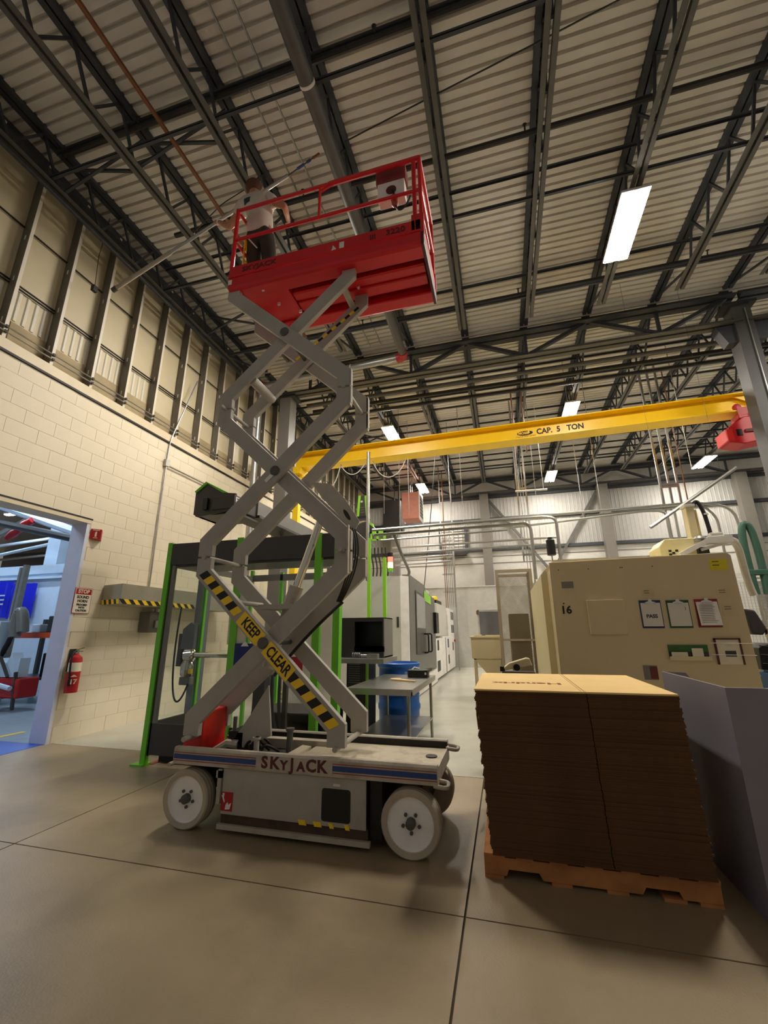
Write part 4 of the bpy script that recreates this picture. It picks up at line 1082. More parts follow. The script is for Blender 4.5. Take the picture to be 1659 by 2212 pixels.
MB().lathe([(.02,0),(.05,.02),(.05,.06),(.02,.09)],tuple(W(482,1505,5.0)),(0,0,1),14).build('red_knob', mat('knob_red','#e0431c',.35), t, smooth=True)
def hang_board(px0,py0,px1,py1,Y,m,lab,clip=True):
    a, b = W(px0,py0,Y), W(px1,py1,Y)
    t = thing('clipboard', lab, 'clipboard', ((a.x+b.x)/2,Y,b.z))
    MB().box(a.x,b.x,Y-.004,Y,b.z,a.z).build('board', m, t)
    if clip:
        c = (a.x+b.x)/2
        MB().prism([(c-.05,a.z-.03),(c+.05,a.z-.03),(c+.015,a.z+.015),(c-.015,a.z+.015)],'y',Y-.014,Y-.004).build('clip', m_chrome, t)
hang_board(508,1390,548,1465,4.34,mat('board_navy','#10206e',.45),'navy blue clipboard hung inside the glazed cell, behind the KEEP CLEAR arm')
hang_board(622,1412,652,1480,4.34,mat('board_bright_red','#b01020',.45),'red clipboard hung inside the glazed cell, right of the crossing arms')
a, b = W(500,1285,4.36), W(530,1392,4.36)
one('wall_chart', 'white printed chart taped inside the glazed cell above the navy clipboard', 'chart', m_paper, MB().box(a.x,b.x,4.355,4.358,b.z,a.z))
# robot beam above the cell with maker lettering
t = thing('robot_beam', 'dark grey robot beam with white maker lettering above the glazed cell', 'robot', (-3.8,7.0,3.0))
MB().prism([(-4.17,3.04),(-4.10,3.00),(-3.5,3.06),(-3.5,3.30),(-3.72,3.33),(-4.0,3.50),(-4.17,3.40)],'y',4.9,4.93).build('end_plate', m_mgrey, t)
MB().box(-4.16,-4.1,4.93,5.5,3.02,3.45).box(-4.16,-3.5,4.93,5.5,3.02,3.05).build('end_housing', m_mgrey, t)
MB().prism([(-4.18,3.38),(-4.0,3.52),(-3.97,3.50),(-4.15,3.36)],'y',4.88,5.5).build('green_edge', m_green, t)
MB().box(-3.86,-3.5,4.88,5.45,3.08,3.28).build('drive_box', m_mgrey, t, bevel=.01)
MB().box(-4.0,-3.93,4.86,4.9,3.09,3.26).build('relay', m_black, t)
MB().box(-3.86,-3.48,5.45,9.8,3.12,3.34).build('beam', m_mmid, t)
MB().box(-3.9,-3.44,5.45,9.8,3.08,3.12).build('cable_tray', m_mgrey, t)
MB().box(-3.75,-3.6,5.0,5.1,3.28,3.33).build('white_cap', m_white, t)
lettering('maker_lettering','ENGEL',.13,(-3.495,4.90,3.20),Y1,Z1,m_white,t,bold=.004,align='LEFT')
for y in (6.6,8.8): MB().tube([(-3.7,y,2.5),(-3.7,y,3.1)],.04,8).build('leg', m_mmid, t)
MB().prism([(-3.55,2.55),(-2.95,2.55),(-3.1,2.95),(-3.3,3.0)],'y',6.9,7.3).build('hood', m_galv, t)

# oven on its louvred cabinet, table, drum
def S6(px,py): return W(px,py,6.0)
t = thing('parts_oven', 'dark grey box oven with a black opening on a louvred cabinet', 'oven', (-2.0,6.3,0))
a, b, o0, o1 = S6(736,1335), S6(829,1421), S6(766,1343), S6(826,1396)
MB().box(a.x,o0.x,6.0,6.04,b.z,a.z).box(o0.x,b.x,6.0,6.04,o1.z*.5+b.z*.5,o1.z).box(o0.x,b.x,6.0,6.04,o0.z,a.z).box(o1.x,b.x,6.0,6.04,o1.z,o0.z).box(o0.x,b.x,6.0,6.04,b.z,o1.z).build('front_frame', m_mgrey, t)
MB().box(a.x,b.x,6.5,6.52,b.z,a.z).box(a.x,b.x,6.04,6.5,a.z-.015,a.z).box(a.x,a.x+.015,6.04,6.5,b.z,a.z).box(b.x-.015,b.x,6.04,6.5,b.z,a.z).box(a.x,b.x,6.04,6.5,b.z,b.z+.015).build('shell', m_mmid, t)
MB().box(a.x+.02,b.x-.02,6.30,6.32,b.z+.02,a.z-.02).build('cavity_back', m_black, t)
MB().box(a.x+.05,b.x+.07,5.72,6.5,b.z-.06,b.z-.002).build('shelf', m_galv, t)
for k in range(4): MB().lathe([(.03,0),(.03,.018)],(o0.x+.03+.03*k,5.85,b.z+.045),(1,0,0),12).build('coil_ring', m_mmid, t)
MB().cyl((o0.x+.15,5.86,b.z+.03),(o0.x+.26,5.86,b.z+.03),.022,10).box(o0.x+.25,o0.x+.40,5.8,5.9,b.z,b.z+.06).build('fitting', m_galv, t)
MB().box(a.x+.1,-1.92,6.02,6.5,0,b.z-.06).build('cabinet', m_mgrey, t)
MB().box(-1.92,-1.89,6.0,6.04,0,b.z-.06).build('green_edge', m_lime, t)
for k in range(9): MB().box(a.x+.13,a.x+.30,6.012,6.02,.72+k*.03,.732+k*.03).build('louvre', m_mmid, t)

t = thing('steel_table', 'stainless steel work table with a lower shelf beside the blue drum', 'table', (-1.4,5.6,0))
tx0, tx1, ty0, ty1 = -1.78, -1.02, 4.85, 6.5
MB().box(tx0,tx1,ty0,ty1,.775,.80).box(tx0,tx1,ty0,ty0+.012,.735,.775).box(tx1-.012,tx1,ty0,ty1,.735,.775).build('top', m_stain, t)
for x in (tx0+.06,tx1-.06):
    for y in (ty0+.08,ty1-.08): MB().tube([(x,y,0),(x,y,.775)],.02,10).build('leg', m_stain, t, smooth=True)
MB().box(tx0+.04,tx1-.04,ty0+.06,ty1-.06,.24,.26).build('shelf', m_stain, t)
t = thing('black_case', 'small black case at the far end of the steel table', 'case', (-1.2,6.2,.80))
MB().box(-1.34,-1.06,6.08,6.24,.8005,.90).build('shell', m_black, t, bevel=.012)
MB().box(-1.10,-1.075,6.076,6.08,.84,.87).build('white_mark', m_paper, t)
MB().tube([(-1.28,6.12,.9),(-1.25,6.14,.93),(-1.18,6.14,.91)],.012,6).build('handle', m_paper, t, smooth=True)
t = thing('wooden_paddle', 'pale wooden paddle lying on the steel table', 'paddle', (-1.3,5.7,.80))
MB().prism([(-1.50,5.78),(-1.38,5.85),(-1.34,5.72),(-1.12,5.58),(-1.13,5.54),(-1.38,5.64),(-1.47,5.67)],'z',.8005,.818).build('blade', mat('pale_wood','#d9bd86',.7), t)
t = thing('blue_drum', 'blue plastic drum standing behind the steel table', 'drum', (-1.67,6.95,0))
MB().lathe([(.29,0),(.31,.02),(.315,.25),(.33,.28),(.33,.33),(.315,.36),(.315,.62),(.33,.65),(.33,.70),(.315,.73),(.31,.86),(.335,.89),(.335,.93),(.31,.94),(.30,.90),(.28,.88),(.02,.88)],(-1.67,6.95,0),(0,0,1),36).build('body', m_drum, t, smooth=True)
MB().box(-1.50,-1.38,6.62,6.635,.79,.82).build('sticker', mat('sticker_pale','#9fb7c9',.6), t)
MB().box(-1.49,-1.36,6.64,6.655,.50,.62).build('sticker', m_paper, t); MB().box(-1.44,-1.35,6.655,6.67,.12,.15).build('sticker', m_paper, t)
for z in (.36,):
    MB().lathe([(.318,0),(.322,.01),(.318,.02)],(-1.67,6.95,.47),(0,0,1),36).build('hoop', m_drum, t, smooth=True)
rg = thing('guard_fence', 'pair of lime green guard posts with clear panel behind the oven', 'fence', (-2.2,7.7,0))
for px, top in ((797,1163),(831,1204)):
    q = W(px,1300,7.7); zt = W(px,top,7.7).z
    MB().box(q.x-.03,q.x+.03,7.68,7.74,0,zt).build('post', m_lime, rg)
q0, q1 = W(797,1300,7.7), W(831,1300,7.7)
MB().box(q0.x+.03,q1.x-.03,7.70,7.706,.2,2.55).build('glass', m_glass, rg)
q = W(684,1170,7.7)

# ------------------------------------------------------------------ yellow overhead crane
cr = thing('bridge_crane', 'long yellow crane beam lettered CAP. 5 TON across the far bay', 'crane', (0,9.8,5.75))
cl, crr = Vector((-5.2,9.97,0)), Vector((5.45,9.67,0))
def cb(z0,z1,w,y=0):
    m = MB(); d = (crr-cl).normalized(); n = Vector((-d.y,d.x,0))
    c0, c1 = cl+n*y, crr+n*y
    return m.bar(c0+Vector((0,0,(z0+z1)/2)), c1+Vector((0,0,(z0+z1)/2)), w, z1-z0)
cb(6.15,6.175,.40).build('top_flange', m_crane, cr)
cb(5.78,6.15,.016).build('web', m_crane, cr)
cb(5.75,5.78,.40).build('bottom_flange', m_crane, cr)
cd = (crr-cl).normalized()
def on_web(x): return Vector((x, cl.y+(x-cl.x)*cd.y/cd.x-.0095, 0))
lettering('beam_lettering','CAP.  5   TON',.19,on_web(1.62)+Vector((0,0,5.96)),cd,Z1,m_ink,cr,bold=.006,sx=.88)
lettering('beam_lettering','CRANE AND HOIST',.052,on_web(.86)+Vector((0,0,5.875)),cd,Z1,mat('brown_print','#5a3a10',.6),cr)
lettering('beam_lettering','(888) 908-2293',.06,on_web(.86)+Vector((0,0,5.815)),cd,Z1,mat('brown_print','#5a3a10',.6),cr)
c = on_web(.84)+Vector((0,0,5.965))
el = MB(); ring = []
for k in range(28):
    a_ = 2*math.pi*k/28; q = on_web(c.x+.18*math.cos(a_)); ring.append(Vector((q.x,q.y-.003,c.z+.06*math.sin(a_))))
el._add(ring+[p+Vector((0,.002,0)) for p in ring], [tuple(range(28)),tuple(range(28,56))[::-1]]+[(i,(i+1)%28,28+(i+1)%28,28+i) for i in range(28)])
el.build('beam_emblem', m_ink, cr)
MB().prism([(c.x+.075,c.z-.03),(c.x+.115,c.z+.01),(c.x+.08,c.z+.075),(c.x+.055,c.z+.01)],'y',c.y-.0085,c.y-.0065).build('emblem_drop', m_crane, cr)
lettering('emblem_lettering','MOSS',.085,c+Vector((-.045,-.0055,0)),cd,Z1,m_crane,cr,bold=.003)
for x in (-3.4,-1.0,1.0,3.3): MB().box(x,x+.02,9.72,9.74,6.175,6.23).build('top_bolt', m_paper, cr)
MB().box(-5.3,-5.0,9.7,10.2,5.55,5.75).build('end_truck', m_crane, cr)
MB().prism([(-5.2,5.78),(-4.6,5.78),(-5.2,6.1)],'y',9.85,9.87).build('gusset', m_crane, cr)
MB().prism([(5.0,6.15),(5.4,6.15),(5.4,5.9)],'y',9.58,9.6).build('gusset', m_crane, cr)
MB().box(5.25,5.6,9.3,10.1,5.5,5.75).build('end_truck', m_crane, cr)
t = thing('crane_post', 'yellow post carrying the left end of the crane beam', 'post', (-5.17,9.95,0))
MB().box(-5.25,-5.09,9.87,10.03,0,5.55).build('shaft', m_crane, t)
MB().box(-5.35,-4.99,9.77,10.13,0,.03).build('base_plate', m_crane, t)
t = thing('crane_post', 'yellow post carrying the right end of the crane beam', 'post', (5.5,9.7,0))
MB().box(5.42,5.58,9.62,9.78,0,5.5).build('shaft', m_crane, t); MB().box(5.32,5.68,9.52,9.88,0,.03).build('base_plate', m_crane, t)
t = thing('chain_hoist', 'red chain hoist hanging at the right end of the yellow beam', 'hoist', (5.0,9.62,5.0))
MB().prism([(4.70,5.06),(4.95,5.0),(5.35,5.06),(5.40,5.55),(5.05,5.60),(4.72,5.38)],'y',9.42,9.82).build('gear_case', m_ext, t, bevel=.02)
MB().box(4.66,4.80,9.40,9.84,5.08,5.35).build('motor_cover', mat('hoist_red','#c2231c',.4), t, bevel=.02)
MB().box(5.0,5.35,9.39,9.42,5.24,5.30).build('slot', m_maroon, t)
MB().box(4.85,4.95,9.41,9.425,5.18,5.32).build('slot', m_black, t)
MB().box(4.98,5.32,9.46,9.78,5.58,5.7).build('trolley', m_ext, t, bevel=.01)
for x in (5.02,5.30): MB().lathe([(.03,0),(.075,.01),(.075,.05),(.03,.06)],(x,9.50,5.857),(0,1,0),16).build('trolley_wheel', m_ext, t, smooth=True)
MB().box(4.98,5.34,9.455,9.47,5.65,5.82).build('trolley_plate', m_ext, t)
t = thing('festoon_cable', 'pale festoon cable looping under the left part of the yellow beam', 'cable', (-3.6,9.9,4.9))
for x0, x1, dz_ in ((-4.6,-3.9,.75),(-3.0,-2.1,.55),(-3.9,-3.2,.35)):
    MB().tube(bez((x0,9.9,5.74),(x0+.2,9.9,5.74-dz_*1.2),(x1-.2,9.9,5.74-dz_*1.2),(x1,9.9,5.74),14),.012,6).build('loop', m_white, t, smooth=True)

# ------------------------------------------------------------------ green-trimmed press and white cabinets along the left aisle
t = thing('moulding_press', 'pale moulding press with a dark grey sliding door, left of the far aisle', 'machine', (-3.5,11.3,0))
MB().prism([(-4.9,0),(-2.15,0),(-2.15,2.6),(-4.4,2.66),(-4.9,2.6)],'y',9.2,13.1).build('body', m_mlight, t)
MB().prism([(-2.15,9.2),(-2.0,9.34),(-2.0,9.40),(-2.15,9.40)],'z',.05,2.61).build('corner_trim', m_white, t)
MB().prism([(9.41,.62),(13.05,.40),(13.05,2.36),(11.6,2.44),(11.4,2.6),(9.41,2.66)],'x',-2.15,-1.99).build('sliding_door', mat('door_grey','#67655f',.4), t)
MB().prism([(10.05,.9),(11.35,.85),(11.35,2.3),(10.05,2.36)],'x',-1.982,-1.974).build('window_frame', m_mgrey, t)
MB().prism([(10.12,1.5),(11.28,1.48),(11.28,2.24),(10.12,2.3)],'x',-1.975,-1.97).build('window_pane', mat('pane_grey','#8a8b8c',.15), t)
MB().tube(elbow([(-1.97,11.0,1.35),(-1.86,11.0,1.35),(-1.86,11.0,.90),(-1.97,11.0,.90)],.06),.02,8).build('door_handle', m_black, t, smooth=True)
MB().tube(elbow([(-1.97,11.5,1.35),(-1.86,11.5,1.35),(-1.86,11.5,.90),(-1.97,11.5,.90)],.06),.02,8).build('door_handle', m_black, t, smooth=True)
MB().prism([(11.2,2.2),(12.25,2.14),(12.25,2.36),(11.2,2.46)],'x',-1.979,-1.972).build('lime_label', m_lime, t)
for k in range(3): MB().prism([(11.3,2.36-.05*k),(12.0,2.32-.05*k),(12.0,2.31-.05*k),(11.3,2.35-.05*k)],'x',-1.972,-1.970).build('label_line', m_green, t)
MB().box(-2.24,-2.19,9.19,9.198,1.50,1.72).build('warning_sticker', m_mgrey, t)
MB().box(-2.02,-1.9,12.7,13.2,1.35,1.95).build('control_panel', m_black, t, bevel=.01)
MB().box(-2.04,-1.97,9.8,13.05,.02,.36).build('plinth', m_white, t)
t = thing('signal_tower', 'stack light glowing red and amber on top of the moulding press', 'lamp', (-2.46,9.55,2.6))
MB().cyl((-2.46,9.55,2.62),(-2.46,9.55,2.76),.02,10).build('stem', m_galv, t, smooth=True)
for z0, z1, mm, nn in ((2.76,2.84,m_green,'green_lens'),(2.845,2.97,emit('amber_glow',(1,.45,.08),5),'amber_lens'),(2.975,3.10,emit('red_glow',(1,.05,.03),3),'red_lens'),(3.105,3.2,m_black,'cap')):
    MB().cyl((-2.46,9.55,z0),(-2.46,9.55,z1),.06,14).build(nn, mm, t, smooth=True)
t = thing('white_cabinet', 'row of white control cabinets with black vents beyond the press', 'cabinet', (-2.3,15.7,0))
for i, (y0,y1,z1) in enumerate(((13.15,14.6,1.2),(14.65,16.2,1.25),(16.25,18.1,2.25))):
    MB().box(-2.9,-2.0,y0,y1,.06,z1).build('unit', m_white, t, bevel=.01)
MB().box(-2.9,-2.06,13.9,16.2,1.26,2.3).build('upper_unit', m_mlight, t, bevel=.01)
for y,z in ((13.4,.85),(13.3,.25),(13.6,.25),(17.2,1.35),(17.7,1.35),(17.2,1.85),(17.7,1.85),(15.9,.85),(15.95,.3),(17.4,.7)):
    MB().box(-2.0,-1.99,y,y+.28,z,z+.3).build('vent', m_black, t)
MB().box(-2.7,-2.1,14.2,15.4,2.31,2.42).box(-2.5,-2.4,14.0,14.1,2.31,2.6).build('black_unit', m_black, t)
MB().lathe([(.05,0),(.12,.03),(.12,.14),(.05,.18)],(-2.3,15.0,2.42),(0,0,1),12).build('yellow_cap', m_yel, t, smooth=True)
MB().lathe([(.05,0),(.05,.06)],(-2.0,18.0,1.05),(1,0,0),10).build('red_button', m_ext, t)
MB().tube([(-1.985,15.2,1.2),(-1.985,15.3,.6),(-1.985,15.25,.08)],.01,6).build('cable', m_mmid, t)
t = thing('vertical_robot', 'upright black robot axis with lime edges hanging beside a grey tube', 'robot', (-3.1,9.55,3.4))
def S9(px,py,Y=9.5): return W(px,py,Y)
def poly9(pp,y0,y1,nm,m): 
    MB().prism([(S9(*p).x,S9(*p).z) for p in pp],'y',y0,y1).build(nm, m, t)
poly9([(776,1118),(797,1118),(793,1072),(780,1072)],9.45,9.6,'axis_cover',m_mgrey)
poly9([(772,1118),(777,1118),(781,1072),(776,1072)],9.44,9.6,'lime_edge',m_lime); poly9([(792,1117),(795,1117),(796,1072),(789,1072)],9.44,9.6,'lime_edge',m_lime)
poly9([(773,1123),(797,1120),(796,1116),(773,1118)],9.4,9.65,'lower_block',m_black)
poly9([(768,1138),(785,1130),(798,1128),(809,1140),(800,1165),(805,1178),(790,1175),(778,1160)],9.42,9.7,'carriage',m_mgrey)
poly9([(767,1140),(778,1135),(778,1131),(768,1135)],9.41,9.5,'lime_band',m_lime); poly9([(798,1133),(809,1141),(807,1133),(798,1127)],9.41,9.5,'lime_band',m_lime)
c = S9(783,1085); MB().lathe([(.03,0),(.03,.01)],(c.x,9.45,c.z),(0,-1,0),12).build('badge', m_paper, t)
for k in range(3): 
    c = S9(784,1098+5*k); MB().box(c.x-.05,c.x+.05,9.44,9.45,c.z-.006,c.z+.006).build('slot', m_mmid, t)
a, b = S9(796,996,9.35), S9(794,1172,9.35)
MB().tube([(a.x,9.35,5.75),(b.x,9.35,b.z)],.045,10).build('hang_tube', m_galv, t, smooth=True)
a = S9(803,1151); b = S9(836,1168)
MB().box(a.x,b.x,9.38,9.40,a.z-.05,a.z).box(a.x,b.x,9.38,9.40,b.z,b.z+.03).box(a.x,a.x+.04,9.38,9.40,b.z,a.z).box(a.x+.15,a.x+.2,9.38,9.40,b.z,a.z).box(b.x-.06,b.x,9.38,9.40,b.z,a.z).build('lime_bracket', m_lime, t)
MB().tube([(a.x+.1,9.5,a.z),(a.x-.2,9.5,a.z)],.03,6).build('tie', m_black, t)
for k in range(5):
    x = -2.95+.09*k
    MB().tube(bez((x,9.6,3.35),(x-.02,9.6,3.1),(x+.1,9.6,3.0),(x+.05,9.6,2.665),8),.018,6).build('hose', m_grime, t, smooth=True)
t = thing('unit_heater', 'pinkish red unit heater box high up near the far left lamp', 'heater', (-3.25,16.4,5.75))
MB().box(-3.62,-2.92,16.0,16.8,5.75,6.87).build('shell', mat('heater_pink','#c07a68',.5), t, bevel=.02)
MB().box(-2.92,-2.89,15.98,16.82,5.70,6.90).build('front_frame', m_white, t)
MB().box(-2.89,-2.885,16.1,16.7,5.85,6.75).build('outlet', m_black, t)
for k in range(6): MB().box(-2.886,-2.87,16.1,16.7,5.93+k*.14,5.95+k*.14).build('louvre', m_mlight, t)
for y in (16.2,16.6): MB().tube([(-3.3,y,6.87),(-3.3,y,8.2)],.012,5).build('hanger', m_galv, t)
t = thing('fan_unit', 'black fan housing in the dark left of the pink unit heater', 'fan', (-4.2,17.3,5.6))
MB().box(-4.7,-3.9,17.0,17.8,5.6,6.9).build('shell', m_pipe, t, bevel=.05)
MB().tube([(-4.3,17.55,6.9),(-4.3,17.55,8.2)],.02,6).build('hanger', m_pipe, t)

# ------------------------------------------------------------------ conduits, struts and drops in the far bay
def run(name, lab, cat, runs, m=m_galv):
    allp = [p for r, pts in runs for p in pts]
    t = thing(name, lab, cat, (sum(p[0] for p in allp)/len(allp), sum(p[1] for p in allp)/len(allp), min(p[2] for p in allp)))
    for r, pts in runs: MB().tube(elbow(pts,.25), r, 8).build('tube', m, t, smooth=True)
    return t
run('conduit_run','pair of conduits crossing from the press and bending down behind the tan machine','conduit',
    [(.028,[(-2.43,8,3.40),(.86,8,3.43),(1.06,8,3.38),(1.06,8,2.30)]),(.028,[(-2.43,8.08,3.31),(.55,8.08,3.34),(.62,8.08,3.25),(.62,8.08,2.3)]),(.02,[(-2.3,8.2,3.22),(.2,8.2,3.27)])])
run('conduit_run','long pale conduit passing behind the cream robot and bending down by the green hose','conduit',
    [(.03,[(-.76,10,3.94),(4.15,10,4.0),(4.75,10,3.85),(4.82,10,3.2),(4.82,10,0)]),(.026,[(.29,10,3.72),(3.2,10,3.9),(3.55,10,3.85),(3.56,10,0)]),(.026,[(2.0,10.1,3.9),(4.25,10.1,3.98),(4.48,10.1,3.7),(4.47,10.1,0)])])
run('conduit_run','lower grey conduit bank over the white cabinets','conduit',
    [(.03,[(-2.9,11.5,3.7),(1.5,11.5,3.74)]),(.03,[(-2.9,11.6,3.55),(1.3,11.6,3.6)]),(.03,[(-2.9,11.7,3.4),(-1.2,11.7,3.45)]),(.03,[(-2.9,11.8,3.25),(-1.3,11.8,3.3)]),(.008,[(-2.7,11.65,3.2),(-2.7,11.65,8.17)]),(.008,[(1.1,11.55,3.55),(1.1,11.55,8.17)])])
run('hose_drop','grey flexible hose sagging from the conduits to the press','hose',[(.035,[(-2.0,8.1,3.3),(-1.98,8.6,3.0),(-2.05,9.8,2.75),(-2.25,10.2,2.6)])],m_mmid)
run('cable_drop','thin black cable dropping beside the pink unit heater','cable',[(.012,[(-1.6,12.75,8.19),(-1.95,12.75,5.0),(-2.25,12.75,2.6)])],m_black)
def rack(lab, y, xs, z0s, z1, rungs, floor_x=None):
    t = thing('strut_rack', lab, 'conduit', (sum(xs)/len(xs), y, min(z0s)))
    for x, z0 in zip(xs,z0s): MB().box(x-.022,x+.022,y-.022,y+.022,z0,8.2).build('strut', m_galv, t)
    for z in rungs: MB().box(min(xs),max(xs),y-.035,y-.02,z-.03,z+.03).build('rung', m_galv, t)
    return t
t = rack('left strut rack hanging from the deck down to the cabinets',17,[-2.22,-1.74],[4.9,0],8.05,[7.2,6.6,5.0,4.3,3.6,2.9])
for k in range(6): MB().tube([(-2.14+.07*k,16.95,5.2),(-2.12+.07*k,16.95,2.3)],.014,6).build('tube', [m_galv,m_rust][k<2], t)
MB().tube([(-2.08,16.95,8.0),(-2.08,16.95,5.2)],.02,6).build('red_tube', m_rust, t)
t = rack('middle strut rack dropping from the deck to the floor by the mesh guard',12,[.66,.89],[3.2,0],8.0,[5.3,4.4,3.4,2.6])
for k in range(2): MB().tube([(.74+.07*k,12,6.0),(.74+.07*k,12,2.6)],.01,6).build('tube', m_galv, t)
t = rack('right strut rack of three tubes above the cream robot',11,[3.88,4.06,4.24],[3.2,3.2,3.2],8.0,[4.75,4.70])
MB().tube([(4.40,11,7.9),(4.38,11,4.3)],.015,6).build('red_tube', m_rust, t)
lt = run('loose_tube','pale tube slanting up to the right above the cream robot','tube',[(.028,[(2.55,8,3.10),(3.99,8,4.04)])])
for wx, wz in ((2.8,3.26),(3.75,3.88)): MB().tube([(wx,8,wz),(wx,8,8.17)],.002,5).build('wire', m_pipe, lt)
t = run('strip_light','short white strip light hung beside the middle strut rack','lamp',[(.03,[(.60,11.9,5.2),(1.45,11.9,5.18)]),(.005,[(.7,11.9,5.2),(.7,11.9,8.17)]),(.005,[(1.35,11.9,5.19),(1.35,11.9,8.17)])],m_white)
t = thing('air_filter', 'black cylindrical filter on a thin stem behind the left corner of the tan panel', 'filter', (.92,8.0,2.3))
MB().lathe([(.05,0),(.075,.01),(.075,.28),(.04,.30),(.04,.33),(.01,.34)],(.92,8,2.70),(0,0,1),16).build('body', m_black, t, smooth=True)
MB().tube([(.93,8,2.3),(.92,8,2.7)],.012,6).build('stem', m_galv, t)
for i, (x, y, z) in enumerate(((2.0,10.5,3.96),(2.4,10.5,3.97),(4.35,10.4,4.9),(-.9,12,4.5),(-1.35,13,4.5),(-3.0,11,4.6),(-2.6,12.5,4.9))):
    run('hang_wire', ['thin wire hanging just left of the middle strut rack','thin wire hanging right of the middle strut rack','thin wire hanging between crane beam and tan machine','thin wire hanging near the left strut rack','thin wire hanging left of the far lamp','thin wire hanging by the pink unit heater','thin wire hanging behind the vertical robot'][i], 'wire', [(.008,[(x,y,8.2),(x,y,z)])])

# ------------------------------------------------------------------ things on the left wall
t = thing('hazard_box', 'long grey wall box with yellow and black stripes along its lower edge', 'wall box', (-5.7,6.6,1.83))
MB().prism([(-5.958,5.25),(-5.46,5.12),(-5.46,7.9),(-5.958,7.9)],'z',1.83,2.13).build('housing', mat('box_grey','#9a937f',.5), t)
m = MB()
for k in range(19):
    m.cm = (k+1) % 2
    y0 = 5.16+k*.084; y1 = y0+.084; sk = -.075
    m._add([(-5.4585,y0,1.835),(-5.4585,y1,1.835),(-5.4585,y1+sk,1.905),(-5.4585,y0+sk,1.905),(-5.457,y0,1.835),(-5.457,y1,1.835),(-5.457,y1+sk,1.905),(-5.457,y0+sk,1.905)],[(0,1,2,3),(7,6,5,4),(0,4,5,1),(1,5,6,2),(2,6,7,3),(3,7,4,0)])
m.build('hazard_stripe', [m_yel,m_ink], t)
m = MB(); e0, e1 = Vector((-5.94,5.244,0)), Vector((-5.47,5.121,0)); ee = (e1-e0).normalized(); en = Vector((ee.y,-ee.x,0))
for k in range(7):
    m.cm = k % 2; a = e0+ee*(.067*k)+en*.0015; b = a+ee*.067
    m.quad(a+Z1*1.835, b+Z1*1.835, b+Z1*1.905-ee*.03, a+Z1*1.905-ee*.03)
m.build('hazard_stripe', [m_yel,m_ink], t)
t = thing('switch_box', 'small grey switch box on the wall under the striped wall box', 'switch box', (-5.85,6.2,1.4))
MB().box(-5.958,-5.74,6.02,6.35,1.42,1.76).build('case', mat('box_dark','#6d6a60',.5), t, bevel=.01)
MB().box(-5.74,-5.70,6.12,6.28,1.5,1.62).build('dial', m_galv, t, bevel=.01)
MB().tube([(-5.85,6.25,1.76),(-5.85,6.25,1.83)],.03,8).build('nipple', m_galv, t)
t = thing('fire_extinguisher', 'red fire extinguisher hung on the block wall beside the doorway', 'extinguisher', (-5.86,4.92,.62))
MB().lathe([(.03,0),(.078,.005),(.08,.02),(.08,.43),(.07,.47),(.03,.50),(.022,.53)],(-5.87,4.93,.62),(0,0,1),24).build('cylinder', m_ext, t, smooth=True)
MB().lathe([(.081,0),(.081,.12)],(-5.87,4.93,.90),(0,0,1),24).build('label_band', m_sign, t, smooth=True)
lettering('tag_lettering','17',.085,(-5.792,4.876,.77),(.62,.78,0),Z1,m_sign,t,bold=.003)
hr, hn, hc = Vector((.62,.78,0)), Vector((.78,-.62,0)), Vector((-5.792,4.876,.835))
tri = [hc-hr*.04, hc+hr*.04, hc+Z1*.03]
MB()._add(tri+[p-hn*.002 for p in tri], [(0,1,2),(5,4,3),(0,3,4,1),(1,4,5,2),(2,5,3,0)]).build('house_mark', m_sign, t)
MB().cyl((-5.87,4.93,1.14),(-5.87,4.93,1.19),.025,10).build('valve', m_chrome, t, smooth=True)
MB().bar((-5.87,4.91,1.19),(-5.83,4.99,1.215),.02,.012).build('handle', m_chrome, t)
MB().bar((-5.87,4.91,1.17),(-5.83,4.98,1.165),.02,.012).build('handle', m_chrome, t)
MB().tube(bez((-5.86,4.91,1.17),(-5.84,4.80,1.20),(-5.82,4.82,.95),(-5.83,4.85,.78),12),.013,8).build('hose', m_black, t, smooth=True)
MB().cyl((-5.83,4.85,.72),(-5.83,4.85,.80),.02,10).build('nozzle', m_black, t, smooth=True)
MB().box(-5.958,-5.94,4.88,4.98,.9,1.2).build('wall_hook', m_grime, t)
t = thing('extinguisher_sign', 'small red projecting sign with a white extinguisher picture above the block joint', 'sign', (-5.88,4.96,2.79))
MB().prism([(-5.958,4.86),(-5.86,4.96),(-5.958,5.06)],'z',2.79,2.95).build('panel', m_signred, t)
fn = Vector((1,-1,0)).normalized(); fr = Vector((1,1,0)).normalized(); fc_ = Vector((-5.909,4.91,2.865))+fn*.0015
MB().obox(fc_, fr*.012, fn*.0008, Z1*.035).build('picture', m_sign, t)
MB().obox(fc_+Z1*.042+fr*.004, fr*.008, fn*.0008, Z1*.006).build('picture', m_sign, t)
MB().obox(fc_-Z1*.052, fr*.028, fn*.0008, Z1*.004).build('picture', m_sign, t)
MB().obox(fc_+Z1*.068, fr*.045, fn*.0008, Z1*.005).build('top_lettering', m_sign, t)
t = thing('stop_sign', 'cream STOP sound horn sign on the block wall beside the doorway', 'sign', (-5.955,4.93,1.70))
MB().box(-5.958,-5.9545,4.794,5.066,1.694,2.061).build('border', m_signred, t)
MB().box(-5.9545,-5.954,4.80,5.06,1.70,2.055).build('panel', mat('sign_white','#efe6d2',.5), t)
MB().box(-5.954,-5.9532,4.808,5.052,1.965,2.047).build('header', m_signred, t)
lettering('sign_lettering','STOP',.074,(-5.9526,4.93,2.006),Y1,Z1,m_sign,t,bold=.003)
